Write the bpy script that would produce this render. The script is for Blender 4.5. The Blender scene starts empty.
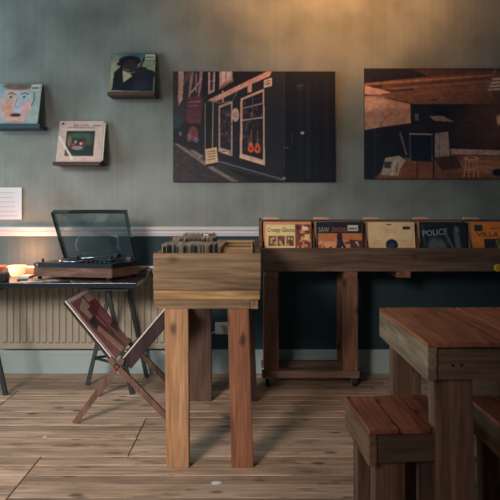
import bpy, bmesh, math, random
import numpy as np
from mathutils import Vector, Matrix
random.seed(7); np.random.seed(7)
C = bpy.context.scene.collection
F, CZ, HY = 650.0, 1.22, 202.0
WALL = 4.643
def at(px, py, d):            # a photo pixel at depth d -> a point in the room
    return Vector(((px-250)*d/F, d, CZ-(py-HY)*d/F))
def lin(c):
    c = np.asarray(c, float)/255.0
    return np.where(c <= 0.04045, c/12.92, ((c+0.055)/1.055)**2.4)
def L4(c): return (*[float(v) for v in lin(c)], 1.0)

# ------------------------------------------------------------------ materials
def new_mat(name):
    m = bpy.data.materials.new(name); m.use_nodes = True
    nt = m.node_tree; b = nt.nodes['Principled BSDF']
    return m, nt, b
def N(nt, t, **kw):
    n = nt.nodes.new(t)
    for k, v in kw.items(): setattr(n, k, v)
    return n
def plain(name, col, rough=0.6, metal=0.0, var=0.15, scale=30, bump=0.0, spec=0.4, emit=None, es=0):
    m, nt, b = new_mat(name)
    tc = N(nt, 'ShaderNodeTexCoord'); no = N(nt, 'ShaderNodeTexNoise')
    no.inputs['Scale'].default_value = scale; no.inputs['Detail'].default_value = 4
    nt.links.new(tc.outputs['Object'], no.inputs['Vector'])
    mx = N(nt, 'ShaderNodeMix', data_type='RGBA')
    nt.links.new(no.outputs['Fac'], mx.inputs[0])
    c = lin(col)
    mx.inputs[6].default_value = (*[float(v) for v in c*(1-var)], 1)
    mx.inputs[7].default_value = (*[float(v) for v in np.minimum(c*(1+var), 1)], 1)
    nt.links.new(mx.outputs[2], b.inputs['Base Color'])
    b.inputs['Roughness'].default_value = rough; b.inputs['Metallic'].default_value = metal
    b.inputs['Specular IOR Level'].default_value = spec
    if bump:
        bp = N(nt, 'ShaderNodeBump'); bp.inputs['Strength'].default_value = bump; bp.inputs['Distance'].default_value = .003
        nt.links.new(no.outputs['Fac'], bp.inputs['Height']); nt.links.new(bp.outputs[0], b.inputs['Normal'])
    if emit is not None:
        b.inputs['Emission Color'].default_value = L4(emit); b.inputs['Emission Strength'].default_value = es
    return m
def wood(name, dark, mid, light, axis='x', rough=0.65, knots=True, contrast=1.0, spec=.3, attr=False, grain=1.0):
    m, nt, b = new_mat(name); lk = nt.links.new
    tc = N(nt, 'ShaderNodeTexCoord'); oi = N(nt, 'ShaderNodeObjectInfo')
    off = N(nt, 'ShaderNodeVectorMath', operation='SCALE'); off.inputs[0].default_value = (7.3, 11.1, 5.7)
    lk(oi.outputs['Random'], off.inputs['Scale'])
    add = N(nt, 'ShaderNodeVectorMath', operation='ADD'); lk(tc.outputs['Object'], add.inputs[0]); lk(off.outputs[0], add.inputs[1])
    src = add.outputs[0]
    if attr:
        at_ = N(nt, 'ShaderNodeAttribute', attribute_name='plank')
        sc = N(nt, 'ShaderNodeVectorMath', operation='SCALE'); sc.inputs['Scale'].default_value = 13.0
        lk(at_.outputs['Color'], sc.inputs[0])
        a2 = N(nt, 'ShaderNodeVectorMath', operation='ADD'); lk(src, a2.inputs[0]); lk(sc.outputs[0], a2.inputs[1]); src = a2.outputs[0]
    def mp(along, across):
        k = N(nt, 'ShaderNodeMapping'); s = [across]*3; s['xyz'.index(axis)] = along
        k.inputs['Scale'].default_value = s; lk(src, k.inputs['Vector']); return k.outputs[0]
    n1 = N(nt, 'ShaderNodeTexNoise'); n1.inputs['Scale'].default_value = 1; n1.inputs['Detail'].default_value = 7; n1.inputs['Distortion'].default_value = .6
    lk(mp(1.8*grain, 20*grain), n1.inputs['Vector'])
    n2 = N(nt, 'ShaderNodeTexNoise'); n2.inputs['Scale'].default_value = 1; n2.inputs['Detail'].default_value = 3
    lk(mp(5*grain, 90*grain), n2.inputs['Vector'])
    r = N(nt, 'ShaderNodeValToRGB'); e = r.color_ramp.elements
    w = .22/contrast
    e[0].position = .5-w; e[0].color = L4(dark); e[1].position = .5+w; e[1].color = L4(light)
    q = r.color_ramp.elements.new(.5); q.color = L4(mid)
    lk(n1.outputs['Fac'], r.inputs[0])
    mm = N(nt, 'ShaderNodeMapRange'); mm.inputs[1].default_value = .3; mm.inputs[2].default_value = .7; mm.inputs[3].default_value = .66; mm.inputs[4].default_value = 1.22
    lk(n2.outputs['Fac'], mm.inputs[0])
    mu = N(nt, 'ShaderNodeVectorMath', operation='SCALE'); lk(r.outputs[0], mu.inputs[0]); lk(mm.outputs[0], mu.inputs['Scale'])
    out = mu.outputs[0]
    if knots:
        v = N(nt, 'ShaderNodeTexVoronoi'); v.inputs['Scale'].default_value = 1
        lk(mp(7, 13), v.inputs['Vector'])
        kr = N(nt, 'ShaderNodeMapRange'); kr.inputs[1].default_value = .12; kr.inputs[2].default_value = .30; kr.inputs[3].default_value = .32; kr.inputs[4].default_value = 1
        lk(v.outputs['Distance'], kr.inputs[0])
        # only some cells carry a knot
        sx = N(nt, 'ShaderNodeSeparateColor'); lk(v.outputs['Color'], sx.inputs[0])
        gt = N(nt, 'ShaderNodeMath', operation='GREATER_THAN'); gt.inputs[1].default_value = .26; lk(sx.outputs[0], gt.inputs[0])
        mxx = N(nt, 'ShaderNodeMath', operation='MAXIMUM'); lk(kr.outputs[0], mxx.inputs[0]); lk(gt.outputs[0], mxx.inputs[1])
        m2 = N(nt, 'ShaderNodeVectorMath', operation='SCALE'); lk(out, m2.inputs[0]); lk(mxx.outputs[0], m2.inputs['Scale']); out = m2.outputs[0]
    if attr:
        sa = N(nt, 'ShaderNodeSeparateColor'); lk(at_.outputs['Color'], sa.inputs[0])
        pr = N(nt, 'ShaderNodeMapRange'); pr.inputs[3].default_value = .66; pr.inputs[4].default_value = 1.25; lk(sa.outputs[0], pr.inputs[0])
        m3 = N(nt, 'ShaderNodeVectorMath', operation='SCALE'); lk(out, m3.inputs[0]); lk(pr.outputs[0], m3.inputs['Scale']); out = m3.outputs[0]
        # worn dark blotches of old varnish
        nb = N(nt, 'ShaderNodeTexNoise'); nb.inputs['Scale'].default_value = 1; nb.inputs['Detail'].default_value = 7; nb.inputs['Roughness'].default_value = .7
        lk(mp(3.4, 9), nb.inputs['Vector'])
        br = N(nt, 'ShaderNodeMapRange'); br.inputs[1].default_value = .34; br.inputs[2].default_value = .46; br.inputs[3].default_value = .5; br.inputs[4].default_value = 1
        lk(nb.outputs['Fac'], br.inputs[0])
        m4 = N(nt, 'ShaderNodeVectorMath', operation='SCALE'); lk(out, m4.inputs[0]); lk(br.outputs[0], m4.inputs['Scale']); out = m4.outputs[0]
    lk(out, b.inputs['Base Color'])
    b.inputs['Roughness'].default_value = rough; b.inputs['Specular IOR Level'].default_value = spec
    bp = N(nt, 'ShaderNodeBump'); bp.inputs['Strength'].default_value = .35; bp.inputs['Distance'].default_value = .002
    lk(n2.outputs['Fac'], bp.inputs['Height']); lk(bp.outputs[0], b.inputs['Normal'])
    return m
def paintmat(name, rough=.45, spec=.4):
    m, nt, b = new_mat(name)
    a = N(nt, 'ShaderNodeAttribute', attribute_name='ink')
    nt.links.new(a.outputs['Color'], b.inputs['Base Color'])
    b.inputs['Roughness'].default_value = rough; b.inputs['Specular IOR Level'].default_value = spec
    return m
def wallpaper(name, col, col2, rib=.35):
    m, nt, b = new_mat(name); lk = nt.links.new
    tc = N(nt, 'ShaderNodeTexCoord')
    mp = N(nt, 'ShaderNodeMapping'); mp.inputs['Scale'].default_value = (60, 1, 1.3); lk(tc.outputs['Object'], mp.inputs[0])
    n = N(nt, 'ShaderNodeTexNoise'); n.inputs['Scale'].default_value = 1; n.inputs['Detail'].default_value = 3; lk(mp.outputs[0], n.inputs[0])
    n2 = N(nt, 'ShaderNodeTexNoise'); n2.inputs['Scale'].default_value = 2.6; n2.inputs['Detail'].default_value = 4; n2.inputs['Distortion'].default_value = .15; lk(tc.outputs['Object'], n2.inputs[0])
    mx = N(nt, 'ShaderNodeMix', data_type='RGBA'); mx.inputs[6].default_value = L4(col); mx.inputs[7].default_value = L4(col2)
    r2 = N(nt, 'ShaderNodeMapRange'); r2.inputs[1].default_value = .35; r2.inputs[2].default_value = .65; lk(n2.outputs['Fac'], r2.inputs[0]); lk(r2.outputs[0], mx.inputs[0])
    mr = N(nt, 'ShaderNodeMapRange'); mr.inputs[1].default_value = .3; mr.inputs[2].default_value = .7; mr.inputs[3].default_value = 1-rib*.28; mr.inputs[4].default_value = 1+rib*.2; lk(n.outputs['Fac'], mr.inputs[0])
    s = N(nt, 'ShaderNodeVectorMath', operation='SCALE'); lk(mx.outputs[2], s.inputs[0]); lk(mr.outputs[0], s.inputs['Scale'])
    lk(s.outputs[0], b.inputs['Base Color'])
    b.inputs['Roughness'].default_value = .62; b.inputs['Specular IOR Level'].default_value = .25
    bp = N(nt, 'ShaderNodeBump'); bp.inputs['Strength'].default_value = rib; bp.inputs['Distance'].default_value = .004
    lk(n.outputs['Fac'], bp.inputs['Height']); lk(bp.outputs[0], b.inputs['Normal'])
    return m

# ------------------------------------------------------------------ mesh helpers
def BM(): return bmesh.new()
def box(bm, x0, x1, y0, y1, z0, z1, bev=.002, M=None):
    t = bmesh.new()
    bmesh.ops.create_cube(t, size=1)
    for v in t.verts:
        v.co = Vector((x0+(v.co.x+.5)*(x1-x0), y0+(v.co.y+.5)*(y1-y0), z0+(v.co.z+.5)*(z1-z0)))
    if bev > 0:
        bmesh.ops.bevel(t, geom=t.edges[:], offset=bev, segments=2, affect='EDGES', profile=.6)
    if M is not None: t.transform(M)
    _join(bm, t)
def _join(bm, t):
    me = bpy.data.meshes.new('tmp'); t.to_mesh(me); t.free(); bm.from_mesh(me); bpy.data.meshes.remove(me)
def bar(bm, p0, p1, w, t, bev=.0015, up=(0, 1, 0)):   # squared stick from p0 to p1; w across, t along `up`
    p0, p1 = Vector(p0), Vector(p1); d = (p1-p0); Ln = d.length; z = d.normalized()
    y = Vector(up); y = (y - z*y.dot(z)).normalized(); x = y.cross(z)
    M = Matrix((x, y, z)).transposed().to_4x4(); M.translation = p0
    box(bm, -w/2, w/2, -t/2, t/2, 0, Ln, bev, M)
def tube(bm, pts, r, seg=10, cap=True):
    pts = [Vector(p) for p in pts]; rings = []
    for i, p in enumerate(pts):
        d = (pts[min(i+1, len(pts)-1)]-pts[max(i-1, 0)]).normalized()
        a = d.cross(Vector((0, 0, 1)));
        if a.length < .1: a = d.cross(Vector((1, 0, 0)))
        a.normalize(); b = d.cross(a)
        rr = r[i] if isinstance(r, (list, tuple)) else r
        rings.append([bm.verts.new(p+(a*math.cos(2*math.pi*k/seg)+b*math.sin(2*math.pi*k/seg))*rr) for k in range(seg)])
    for i in range(len(rings)-1):
        for k in range(seg):
            f = bm.faces.new((rings[i][k], rings[i][(k+1) % seg], rings[i+1][(k+1) % seg], rings[i+1][k])); f.smooth = True
    if cap:
        bm.faces.new(rings[0][::-1]); bm.faces.new(rings[-1])
def lathe(bm, prof, c=(0, 0, 0), seg=32, M=None):     # prof = [(r,z)...]
    t = bmesh.new(); rings = []
    for r, z in prof:
        rings.append([t.verts.new((max(r, 1e-5)*math.cos(2*math.pi*k/seg), max(r, 1e-5)*math.sin(2*math.pi*k/seg), z)) for k in range(seg)])
    for i in range(len(rings)-1):
        for k in range(seg):
            f = t.faces.new((rings[i][k], rings[i][(k+1) % seg], rings[i+1][(k+1) % seg], rings[i+1][k])); f.smooth = True
    bmesh.ops.remove_doubles(t, verts=t.verts[:], dist=2e-5)
    if M is not None: t.transform(M)
    t.transform(Matrix.Translation(Vector(c))); _join(bm, t)
def prism(bm, pts, z0, z1, bev=.001, M=None):         # pts in xy, counter-clockwise
    t = bmesh.new(); lo = [t.verts.new((x, y, z0)) for x, y in pts]; hi = [t.verts.new((x, y, z1)) for x, y in pts]
    t.faces.new(lo[::-1]); t.faces.new(hi); n = len(pts)
    for i in range(n): t.faces.new((lo[i], lo[(i+1) % n], hi[(i+1) % n], hi[i]))
    if bev: bmesh.ops.bevel(t, geom=t.edges[:], offset=bev, segments=2, affect='EDGES')
    if M is not None: t.transform(M)
    _join(bm, t)
def extrude_x(bm, prof, x0, x1):                       # prof = [(y,z)...] closed
    a = [bm.verts.new((x0, y, z)) for y, z in prof]; b = [bm.verts.new((x1, y, z)) for y, z in prof]; n = len(prof)
    for i in range(n): bm.faces.new((a[i], a[(i+1) % n], b[(i+1) % n], b[i]))
    bm.faces.new(a[::-1]); bm.faces.new(b)
    bmesh.ops.recalc_face_normals(bm, faces=bm.faces[:])
def wloc(o):
    v = Vector((0, 0, 0))
    while o is not None: v += Vector(o.location); o = o.parent
    return v
def obj(name, bm, mat, parent=None, label=None):
    me = bpy.data.meshes.new(name); bm.to_mesh(me); bm.free()
    me.materials.append(mat)
    o = bpy.data.objects.new(name, me); C.objects.link(o)
    if parent is not None:
        me.transform(Matrix.Translation(-wloc(parent))); o.parent = parent
    if label: o['label'] = label
    return o
def tag(o, label=None, cat=None, group=None, kind=None):
    if label: o['label'] = label
    if cat: o['category'] = cat
    if group: o['group'] = group
    if kind: o['kind'] = kind
    return o
def thing(name, label, cat, loc=(0, 0, 0), group=None):
    o = bpy.data.objects.new(name, None); o.empty_display_size = .05; C.objects.link(o); o.location = loc
    return tag(o, label, cat, group)
def copy_tree(o, parent=None):
    c = o.copy(); C.objects.link(c); c.parent = parent
    for ch in [k for k in bpy.data.objects if k.parent == o]: copy_tree(ch, c)
    return c
def rebase(o, loc):                                    # put a one-mesh thing's origin at its base
    o.data.transform(Matrix.Translation(-Vector(loc))); o.location = loc; return o
def lettering(name, text, size, M, mat, parent, label=None, width=None):
    cu = bpy.data.curves.new('lettering', 'FONT'); cu.body = text; cu.size = size; cu.extrude = .0003; cu.resolution_u = 3
    to = bpy.data.objects.new('tmp_text', cu); C.objects.link(to)
    bpy.context.view_layer.update()
    me = bpy.data.meshes.new_from_object(to.evaluated_get(bpy.context.evaluated_depsgraph_get()))
    bpy.data.objects.remove(to)
    xs = [v.co.x for v in me.vertices]
    if width and xs:
        me.transform(Matrix.Diagonal((width/(max(xs)-min(xs)), 1, 1, 1)))
    me.transform(M); me.materials.clear(); me.materials.append(mat)
    o = bpy.data.objects.new(name, me); C.objects.link(o); o.parent = parent
    if label: o['label'] = label
    return o

# ------------------------------------------------------------------ printed pictures (ink colour stored in a fine mesh grid)
class Ink:
    def __init__(s, w, h, x0, y0, x1, y1, bg):
        s.w, s.h = w, h
        s.X, s.Y = np.meshgrid(np.linspace(x0, x1, w), np.linspace(y0, y1, h))
        s.a = np.zeros((h, w, 3)); s.a[:] = bg
    def _mix(s, m, c, al=1.0):
        m = (m*al)[..., None]; s.a = s.a*(1-m)+np.asarray(c, float)*m
    def poly(s, pts, c, al=1.0):
        ins = np.zeros(s.X.shape, bool); n = len(pts)
        for i in range(n):
            xa, ya = pts[i]; xb, yb = pts[(i+1) % n]
            if ya == yb: continue
            cond = ((ya > s.Y) != (yb > s.Y)) & (s.X < (xb-xa)*(s.Y-ya)/(yb-ya)+xa)
            ins ^= cond
        s._mix(ins.astype(float), c, al)
    def ell(s, cx, cy, rx, ry, c, al=1.0, soft=.15, rot=0):
        dx, dy = s.X-cx, s.Y-cy; cr, sr = math.cos(rot), math.sin(rot)
        u, v = (dx*cr+dy*sr)/rx, (-dx*sr+dy*cr)/ry
        q = np.sqrt(u*u+v*v); s._mix(np.clip((1-q)/soft+.5, 0, 1), c, al)
    def line(s, pts, w, c, al=1.0):
        for (xa, ya), (xb, yb) in zip(pts[:-1], pts[1:]):
            dx, dy = xb-xa, yb-ya; l2 = dx*dx+dy*dy+1e-9
            t = np.clip(((s.X-xa)*dx+(s.Y-ya)*dy)/l2, 0, 1)
            dd = np.hypot(s.X-xa-t*dx, s.Y-ya-t*dy)
            px = abs(s.X[0, 1]-s.X[0, 0])
            s._mix(np.clip((w/2-dd)/px+.5, 0, 1), c, al)
    def noise(s, amt, cell=6):
        g = np.random.rand(s.h//cell+3, s.w//cell+3)
        yy = np.linspace(0, g.shape[0]-1.01, s.h); xx = np.linspace(0, g.shape[1]-1.01, s.w)
        y0 = yy.astype(int); x0 = xx.astype(int); fy = (yy-y0)[:, None]; fx = (xx-x0)[None]
        v = (g[y0][:, x0]*(1-fy)*(1-fx)+g[y0+1][:, x0]*fy*(1-fx)+g[y0][:, x0+1]*(1-fy)*fx+g[y0+1][:, x0+1]*fy*fx)
        s.a *= (1+amt*(v-.5)*2)[..., None]
    def blur(s, n=1):
        for _ in range(n):
            p = np.pad(s.a, ((1, 1), (1, 1), (0, 0)), 'edge')
            s.a = (p[:-2, 1:-1]+p[2:, 1:-1]+p[1:-1, :-2]+p[1:-1, 2:]+4*p[1:-1, 1:-1])/8
    def mesh(s, name, x0, x1, z0, z1, y, mat, parent, gain=1.0, label=None, M=None, tint=(1, 1, 1)):
        w, h = s.w, s.h
        xs = np.linspace(x0, x1, w); zs = np.linspace(z1, z0, h)
        XX, ZZ = np.meshgrid(xs, zs)
        co = np.stack([XX, np.full_like(XX, y), ZZ], -1).reshape(-1, 3)
        idx = np.arange(w*h).reshape(h, w)
        q = np.stack([idx[:-1, :-1], idx[1:, :-1], idx[1:, 1:], idx[:-1, 1:]], -1).reshape(-1, 4)
        me = bpy.data.meshes.new(name); me.from_pydata(co.tolist(), [], q.tolist())
        a = me.color_attributes.new('ink', 'FLOAT_COLOR', 'POINT')
        col = lin(np.clip(s.a, 0, 255))*gain*np.array(tint)
        a.data.foreach_set('color', np.concatenate([np.clip(col, 0, .95), np.ones((h, w, 1))], -1).astype(np.float32).ravel())
        me.materials.append(mat)
        o = bpy.data.objects.new(name, me); C.objects.link(o)
        me.transform(Matrix.Translation(-wloc(parent))); o.parent = parent
        if M is not None: me.transform(M)
        if label: o['label'] = label
        return o

# ------------------------------------------------------------------ palette
M_wall   = wallpaper('ribbed_sage_wallpaper', (152, 157, 150), (124, 128, 121), .2)
M_dado   = wallpaper('dark_teal_wallpaper', (44, 68, 76), (38, 60, 68), .3)
M_white  = plain('white_gloss_paint', (222, 220, 222), .35, var=.04)
M_base   = plain('pale_blue_paint', (150, 166, 166), .4, var=.08, scale=8)
M_ceil   = plain('ceiling_paint', (150, 150, 145), .9)
M_floor  = wood('old_floorboards', (138, 110, 90), (180, 150, 126), (206, 178, 154), 'x', .55, True, .7, .35, attr=True)
M_radi   = plain('cream_radiator_enamel', (158, 150, 134), .4, var=.05, scale=4)
M_desk   = plain('black_desk_lacquer', (22, 30, 38), .22, var=.2, spec=.6)
M_tres   = plain('black_painted_metal', (22, 34, 40), .45, spec=.5)
def WX(ax): return wood('pallet_wood_'+ax, (82, 64, 48), (130, 106, 80), (158, 132, 102), ax)
M_cx, M_cy, M_cz = WX('x'), WX('y'), WX('z')
M_cleg   = wood('pale_pine', (142, 104, 72), (172, 130, 94), (190, 150, 112), 'z', .6, True, .8)
M_cleg2  = wood('red_pine', (104, 66, 48), (138, 90, 66), (156, 106, 78), 'z', .6, True, .9)
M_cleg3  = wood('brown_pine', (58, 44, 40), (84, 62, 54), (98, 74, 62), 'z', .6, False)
M_rx     = wood('dark_rack_board_x', (72, 56, 46), (106, 84, 68), (126, 100, 82), 'x')
M_ry     = wood('dark_rack_board_y', (84, 58, 44), (130, 92, 68), (150, 108, 82), 'y')
M_rz     = wood('dark_rack_board_z', (84, 56, 44), (116, 80, 62), (140, 98, 76), 'z')
M_tx     = wood('table_top_wood', (104, 58, 42), (172, 104, 74), (200, 128, 94), 'y', .38, True, 1.0, .4)
M_ts     = wood('table_side_wood', (98, 82, 64), (144, 124, 98), (166, 146, 118), 'y', .6)
M_ta     = wood('table_apron_wood', (88, 66, 54), (118, 90, 74), (134, 104, 86), 'x', .6)
M_tl     = wood('table_leg_wood', (98, 72, 56), (122, 92, 74), (142, 108, 86), 'z', .6)
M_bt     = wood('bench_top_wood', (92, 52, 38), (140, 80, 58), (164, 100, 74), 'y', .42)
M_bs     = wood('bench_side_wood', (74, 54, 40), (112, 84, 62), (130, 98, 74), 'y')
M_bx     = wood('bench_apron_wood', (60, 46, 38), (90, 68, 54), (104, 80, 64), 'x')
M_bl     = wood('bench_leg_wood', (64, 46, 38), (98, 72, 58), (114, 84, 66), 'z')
M_stick  = wood('beech_stick', (76, 54, 46), (104, 76, 64), (120, 90, 76), 'z', .5, False)
M_shelf  = wood('red_shelf_wood', (60, 36, 36), (84, 52, 48), (98, 62, 56), 'x', .5, False)
M_shelfb = plain('dark_teal_shelf_paint', (18, 62, 78), .5)
M_print  = paintmat('canvas_ink', .5, .25)
M_cover  = paintmat('sleeve_ink', .3, .5)
M_card   = plain('white_card', (214, 206, 196), .7, var=.05)
M_kraft  = plain('kraft_card', (150, 118, 82), .8, var=.12)
M_black  = plain('black_plastic', (20, 24, 28), .35)
M_bedge  = plain('canvas_edge_black', (20, 20, 22), .6)
M_cream  = plain('cream_plastic', (222, 216, 200), .4, var=.03)
M_metal  = plain('brushed_metal', (170, 176, 180), .3, metal=1.0, var=.05)
M_ink    = plain('black_ink', (24, 22, 24), .6)
M_red    = plain('red_ink', (176, 52, 38), .6)
M_tink   = plain('pale_ink', (168, 172, 160), .6)
M_oink   = plain('orange_ink', (176, 96, 60), .6)
M_rubber = plain('black_rubber', (26, 30, 34), .6)

# ------------------------------------------------------------------ the room
def struct(name, bm, mat): return tag(obj(name, bm, mat), kind='structure')
XL, XR, YB, ZC = -3.3, 3.3, -1.6, 3.05
# floorboards: one mesh, each board with its own tone, running left to right
joints = {}
fm = bpy.data.meshes.new('floor'); fb = BM(); lay = fb.verts.layers.float_color.new('plank')
y = YB; k = 0
while y < WALL+.02:
    seams = [XL-.1, XR+.1]
    bw = random.uniform(.095, .128); c = y+bw/2
    if 3.12 < c < 3.70: seams.append(-.585)
    elif 2.62 < c < 3.12: seams += [-1.0, .62]
    elif 3.70 < c < 4.2: seams += [-1.5, 1.4]
    else: seams.append(random.choice([-.3, .9, 1.6, -1.9])+random.uniform(-.1, .1))
    seams.sort()
    for a, b in zip(seams[:-1], seams[1:]):
        t = bmesh.new(); tl = t.verts.layers.float_color.new('plank'); bmesh.ops.create_cube(t, size=1)
        g = .0022
        for v in t.verts: v.co = Vector((a+g+(v.co.x+.5)*(b-a-2*g), y+.002+(v.co.y+.5)*(bw-.004), -.02+(v.co.z+.5)*.02))
        bmesh.ops.bevel(t, geom=t.edges[:], offset=.0022, segments=1, affect='EDGES')
        cc = (random.random(), random.random(), random.random(), 1)
        for v in t.verts: v[tl] = cc
        _join(fb, t)
    y += bw
struct('floor', fb, M_floor)
b = BM(); box(b, XL-.1, XR+.1, YB, WALL+.1, -.08, -.021, 0); struct('trim_1', b, plain('subfloor_dust', (26, 22, 20), .9))
ZD = 1.01
b = BM(); box(b, XL-.1, XR+.1, WALL, WALL+.12, ZD, ZC, 0); struct('wall_back', b, M_wall)
b = BM(); box(b, -1.0, XR+.1, WALL, WALL+.12, 0, ZD, 0); struct('wall_back_dado', b, M_dado)
b = BM(); box(b, XL-.1, -1.0, WALL, WALL+.12, 0, ZD, 0); struct('wall_back_panelling', b, wallpaper('grey_teal_panelling', (86, 106, 108), (76, 96, 98), .5))
# dado rail
zt, zb_ = 1.044, .977
b = BM(); extrude_x(b, [(WALL, zb_), (WALL-.010, zb_), (WALL-.012, zb_+.012), (WALL-.020, zb_+.018), (WALL-.020, zb_+.030), (WALL-.012, zb_+.034),
     (WALL-.028, zb_+.046), (WALL-.030, zt-.006), (WALL-.022, zt), (WALL, zt)], XL, XR)
struct('trim_2', b, M_white)
b = BM(); extrude_x(b, [(WALL, 0), (WALL-.02, 0), (WALL-.02, .125), (WALL-.014, .132), (WALL-.014, .148), (WALL-.006, .165), (WALL, .168)], XL, XR)
struct('baseboard_back', b, M_base)
# left wall with its window, right wall, ceiling
W0, W1, WZ0, WZ1 = 1.9, 4.1, .75, 2.75
b = BM(); box(b, XL-.12, XL, YB, W0, 0, ZC, 0); box(b, XL-.12, XL, W1, WALL, 0, ZC, 0); box(b, XL-.12, XL, W0, W1, 0, WZ0, 0); box(b, XL-.12, XL, W0, W1, WZ1, ZC, 0)
struct('wall_left', b, M_wall)
b = BM()
for yy in (W0, (W0+W1)/2, W1): box(b, XL-.09, XL-.04, yy-.03, yy+.03, WZ0, WZ1, .003)
for zz in (WZ0, (WZ0+WZ1)/2, WZ1): box(b, XL-.09, XL-.04, W0, W1, zz-.03, zz+.03, .003)
struct('window_1', b, M_white)
b = BM(); box(b, XR, XR+.12, YB, WALL, 0, ZC, 0); struct('wall_right', b, plain('dark_side_wall', (60, 62, 62), .8))
b = BM(); box(b, XL-.12, XR+.12, YB, WALL+.12, ZC, ZC+.1, 0); struct('ceiling', b, M_ceil)

# ------------------------------------------------------------------ radiator
rx0, rx1, rz0, rz1 = -1.76, -.44, .188, .755
R = thing('radiator', 'long cream fluted panel radiator on the wall under the black desk', 'radiator', ((rx0+rx1)/2, WALL-.06, rz0))
b = BM(); pitch = .046; prof = []
x = rx0+.02
prof.append((rx0, 0))
while x < rx1-.03:
    prof += [(x, 0), (x+.007, .010), (x+pitch-.016, .010), (x+pitch-.009, 0)]; x += pitch
prof.append((rx1, 0))
ys = WALL-.072
z0p, z1p = rz0+.045, rz1-.045
rows = [(rz0, 0), (z0p-.008, 0), (z0p+.006, 1), (z1p-.006, 1), (z1p+.008, 0), (rz1, 0)]
grid = [[b.verts.new((px, ys-dy*f, z)) for px, dy in prof] for z, f in rows]
for i in range(len(rows)-1):
    for j in range(len(prof)-1): b.faces.new((grid[i][j], grid[i][j+1], grid[i+1][j+1], grid[i+1][j]))
box(b, rx0, rx1, ys+.001, ys+.016, rz0, rz1, .003)
obj('front_panel', b, M_radi, R)
b = BM(); box(b, rx0, rx1, ys+.03, ys+.045, rz0+.01, rz1-.01, .003); obj('rear_panel', b, M_radi, R)
b = BM(); box(b, rx0, rx1, ys+.001, ys+.052, rz1, rz1+.012, .003); obj('top_grille', b, M_white, R)
b = BM(); box(b, rx1, rx1+.008, ys+.001, ys+.052, rz0+.01, rz1+.012, .003); obj('end_cap', b, M_radi, R)
b = BM(); box(b, rx0-.008, rx0, ys+.001, ys+.052, rz0+.01, rz1+.012, .003); obj('end_cap', b, M_radi, R)
b = BM(); tube(b, [(rx1-.05, ys+.024, rz0), (rx1-.05, ys+.024, .0)], .009); obj('pipe', b, M_white, R)
for xx in (rx0+.2, rx1-.2): b = BM(); box(b, xx-.02, xx+.02, ys+.045, WALL-.001, .3, .6, .001); obj('wall_bracket', b, M_radi, R)

# ------------------------------------------------------------------ socket
p = at(221.5, 328, WALL)
S = thing('wall_socket', 'white wall socket with plug low on dark wall behind crate stand', 'socket', (p.x, WALL, p.z))
b = BM(); box(b, p.x-.046, p.x+.10, WALL-.012, WALL, p.z-.043, p.z+.043, .004); obj('faceplate', b, M_white, S)
b = BM(); box(b, p.x-.022, p.x+.018, WALL-.044, WALL-.012, p.z-.030, p.z+.020, .006); obj('plug', b, M_cream, S)
b = BM(); box(b, p.x+.04, p.x+.05, WALL-.016, WALL-.012, p.z+.012, p.z+.026, .001); obj('switch', b, M_cream, S)
b = BM(); tube(b, [(p.x-.012, WALL-.03, p.z-.028), (p.x-.05, WALL-.03, p.z-.02), (p.x-.09, WALL-.02, p.z-.055), (p.x-.11, WALL-.03, p.z-.16), (p.x-.12, WALL-.03, .006), (p.x-.2, WALL-.05, .006)], .004, 8); obj('flex', b, M_white, S)

# ------------------------------------------------------------------ canvas prints
def canvas(name, label, X0, X1, Z0, Z1):
    T = thing(name, label, 'picture', ((X0+X1)/2, WALL, Z0))
    b = BM(); box(b, X0, X1, WALL-.026, WALL, Z0, Z1, .002); obj('stretched_canvas', b, M_bedge, T)
    return T
d = WALL-.027
a0, a1 = at(173, 71.3, d), at(335.3, 182, d)
T1 = canvas('canvas_print', 'unframed photo print of an old shop street with lit windows', a0.x, a1.x, a1.z, a0.z)
I = Ink(420, 288, 22, 33, 472, 338, (27, 25, 28))
I.poly([(22, 33), (110, 33), (110, 130), (22, 200)], (52, 40, 42))
for x_ in (40, 70, 96): I.poly([(x_, 33), (x_+9, 33), (x_+6, 60), (x_-4, 120), (x_-6, 110)], (168, 120, 104), .8)
I.poly([(36, 33), (52, 33), (48, 110), (38, 128)], (178, 128, 108))
I.poly([(60, 33), (78, 33), (52, 72), (50, 60)], (88, 60, 58))
I.line([(72, 92), (108, 45)], 4, (176, 124, 104)); I.line([(86, 88), (86, 40)], 4, (150, 100, 92))
I.poly([(104, 33), (118, 33), (112, 100), (100, 110)], (30, 26, 28))
I.poly([(119, 35), (139, 33), (137, 88), (119, 97)], (184, 138, 116)); I.poly([(125, 35), (134, 34), (132, 84), (124, 88)], (48, 40, 44)); I.line([(120, 62), (137, 57)], 2, (184, 138, 116))
I.poly([(150, 33), (187, 33), (187, 56), (150, 78)], (184, 138, 116)); I.poly([(158, 33), (181, 33), (181, 50), (158, 64)], (206, 168, 152)); I.line([(169, 33), (169, 60)], 2, (90, 70, 66))
I.poly([(148, 76), (190, 54), (190, 60), (150, 84)], (130, 92, 78))
I.poly([(60, 104), (102, 104), (100, 178), (60, 176)], (88, 44, 50)); I.line([(66, 118), (96, 116)], 3, (150, 100, 96)); I.line([(66, 128), (92, 127)], 2, (140, 90, 86))
I.ell(78, 205, 14, 20, (112, 50, 52)); I.ell(66, 215, 6, 12, (150, 110, 96), .6); I.ell(86, 222, 8, 8, (130, 134, 140), .5)
I.ell(35, 170, 12, 20, (30, 62, 66), .6); I.ell(48, 200, 8, 14, (26, 30, 34))
I.ell(42, 205, 4, 6, (150, 120, 100), .7)
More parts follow.
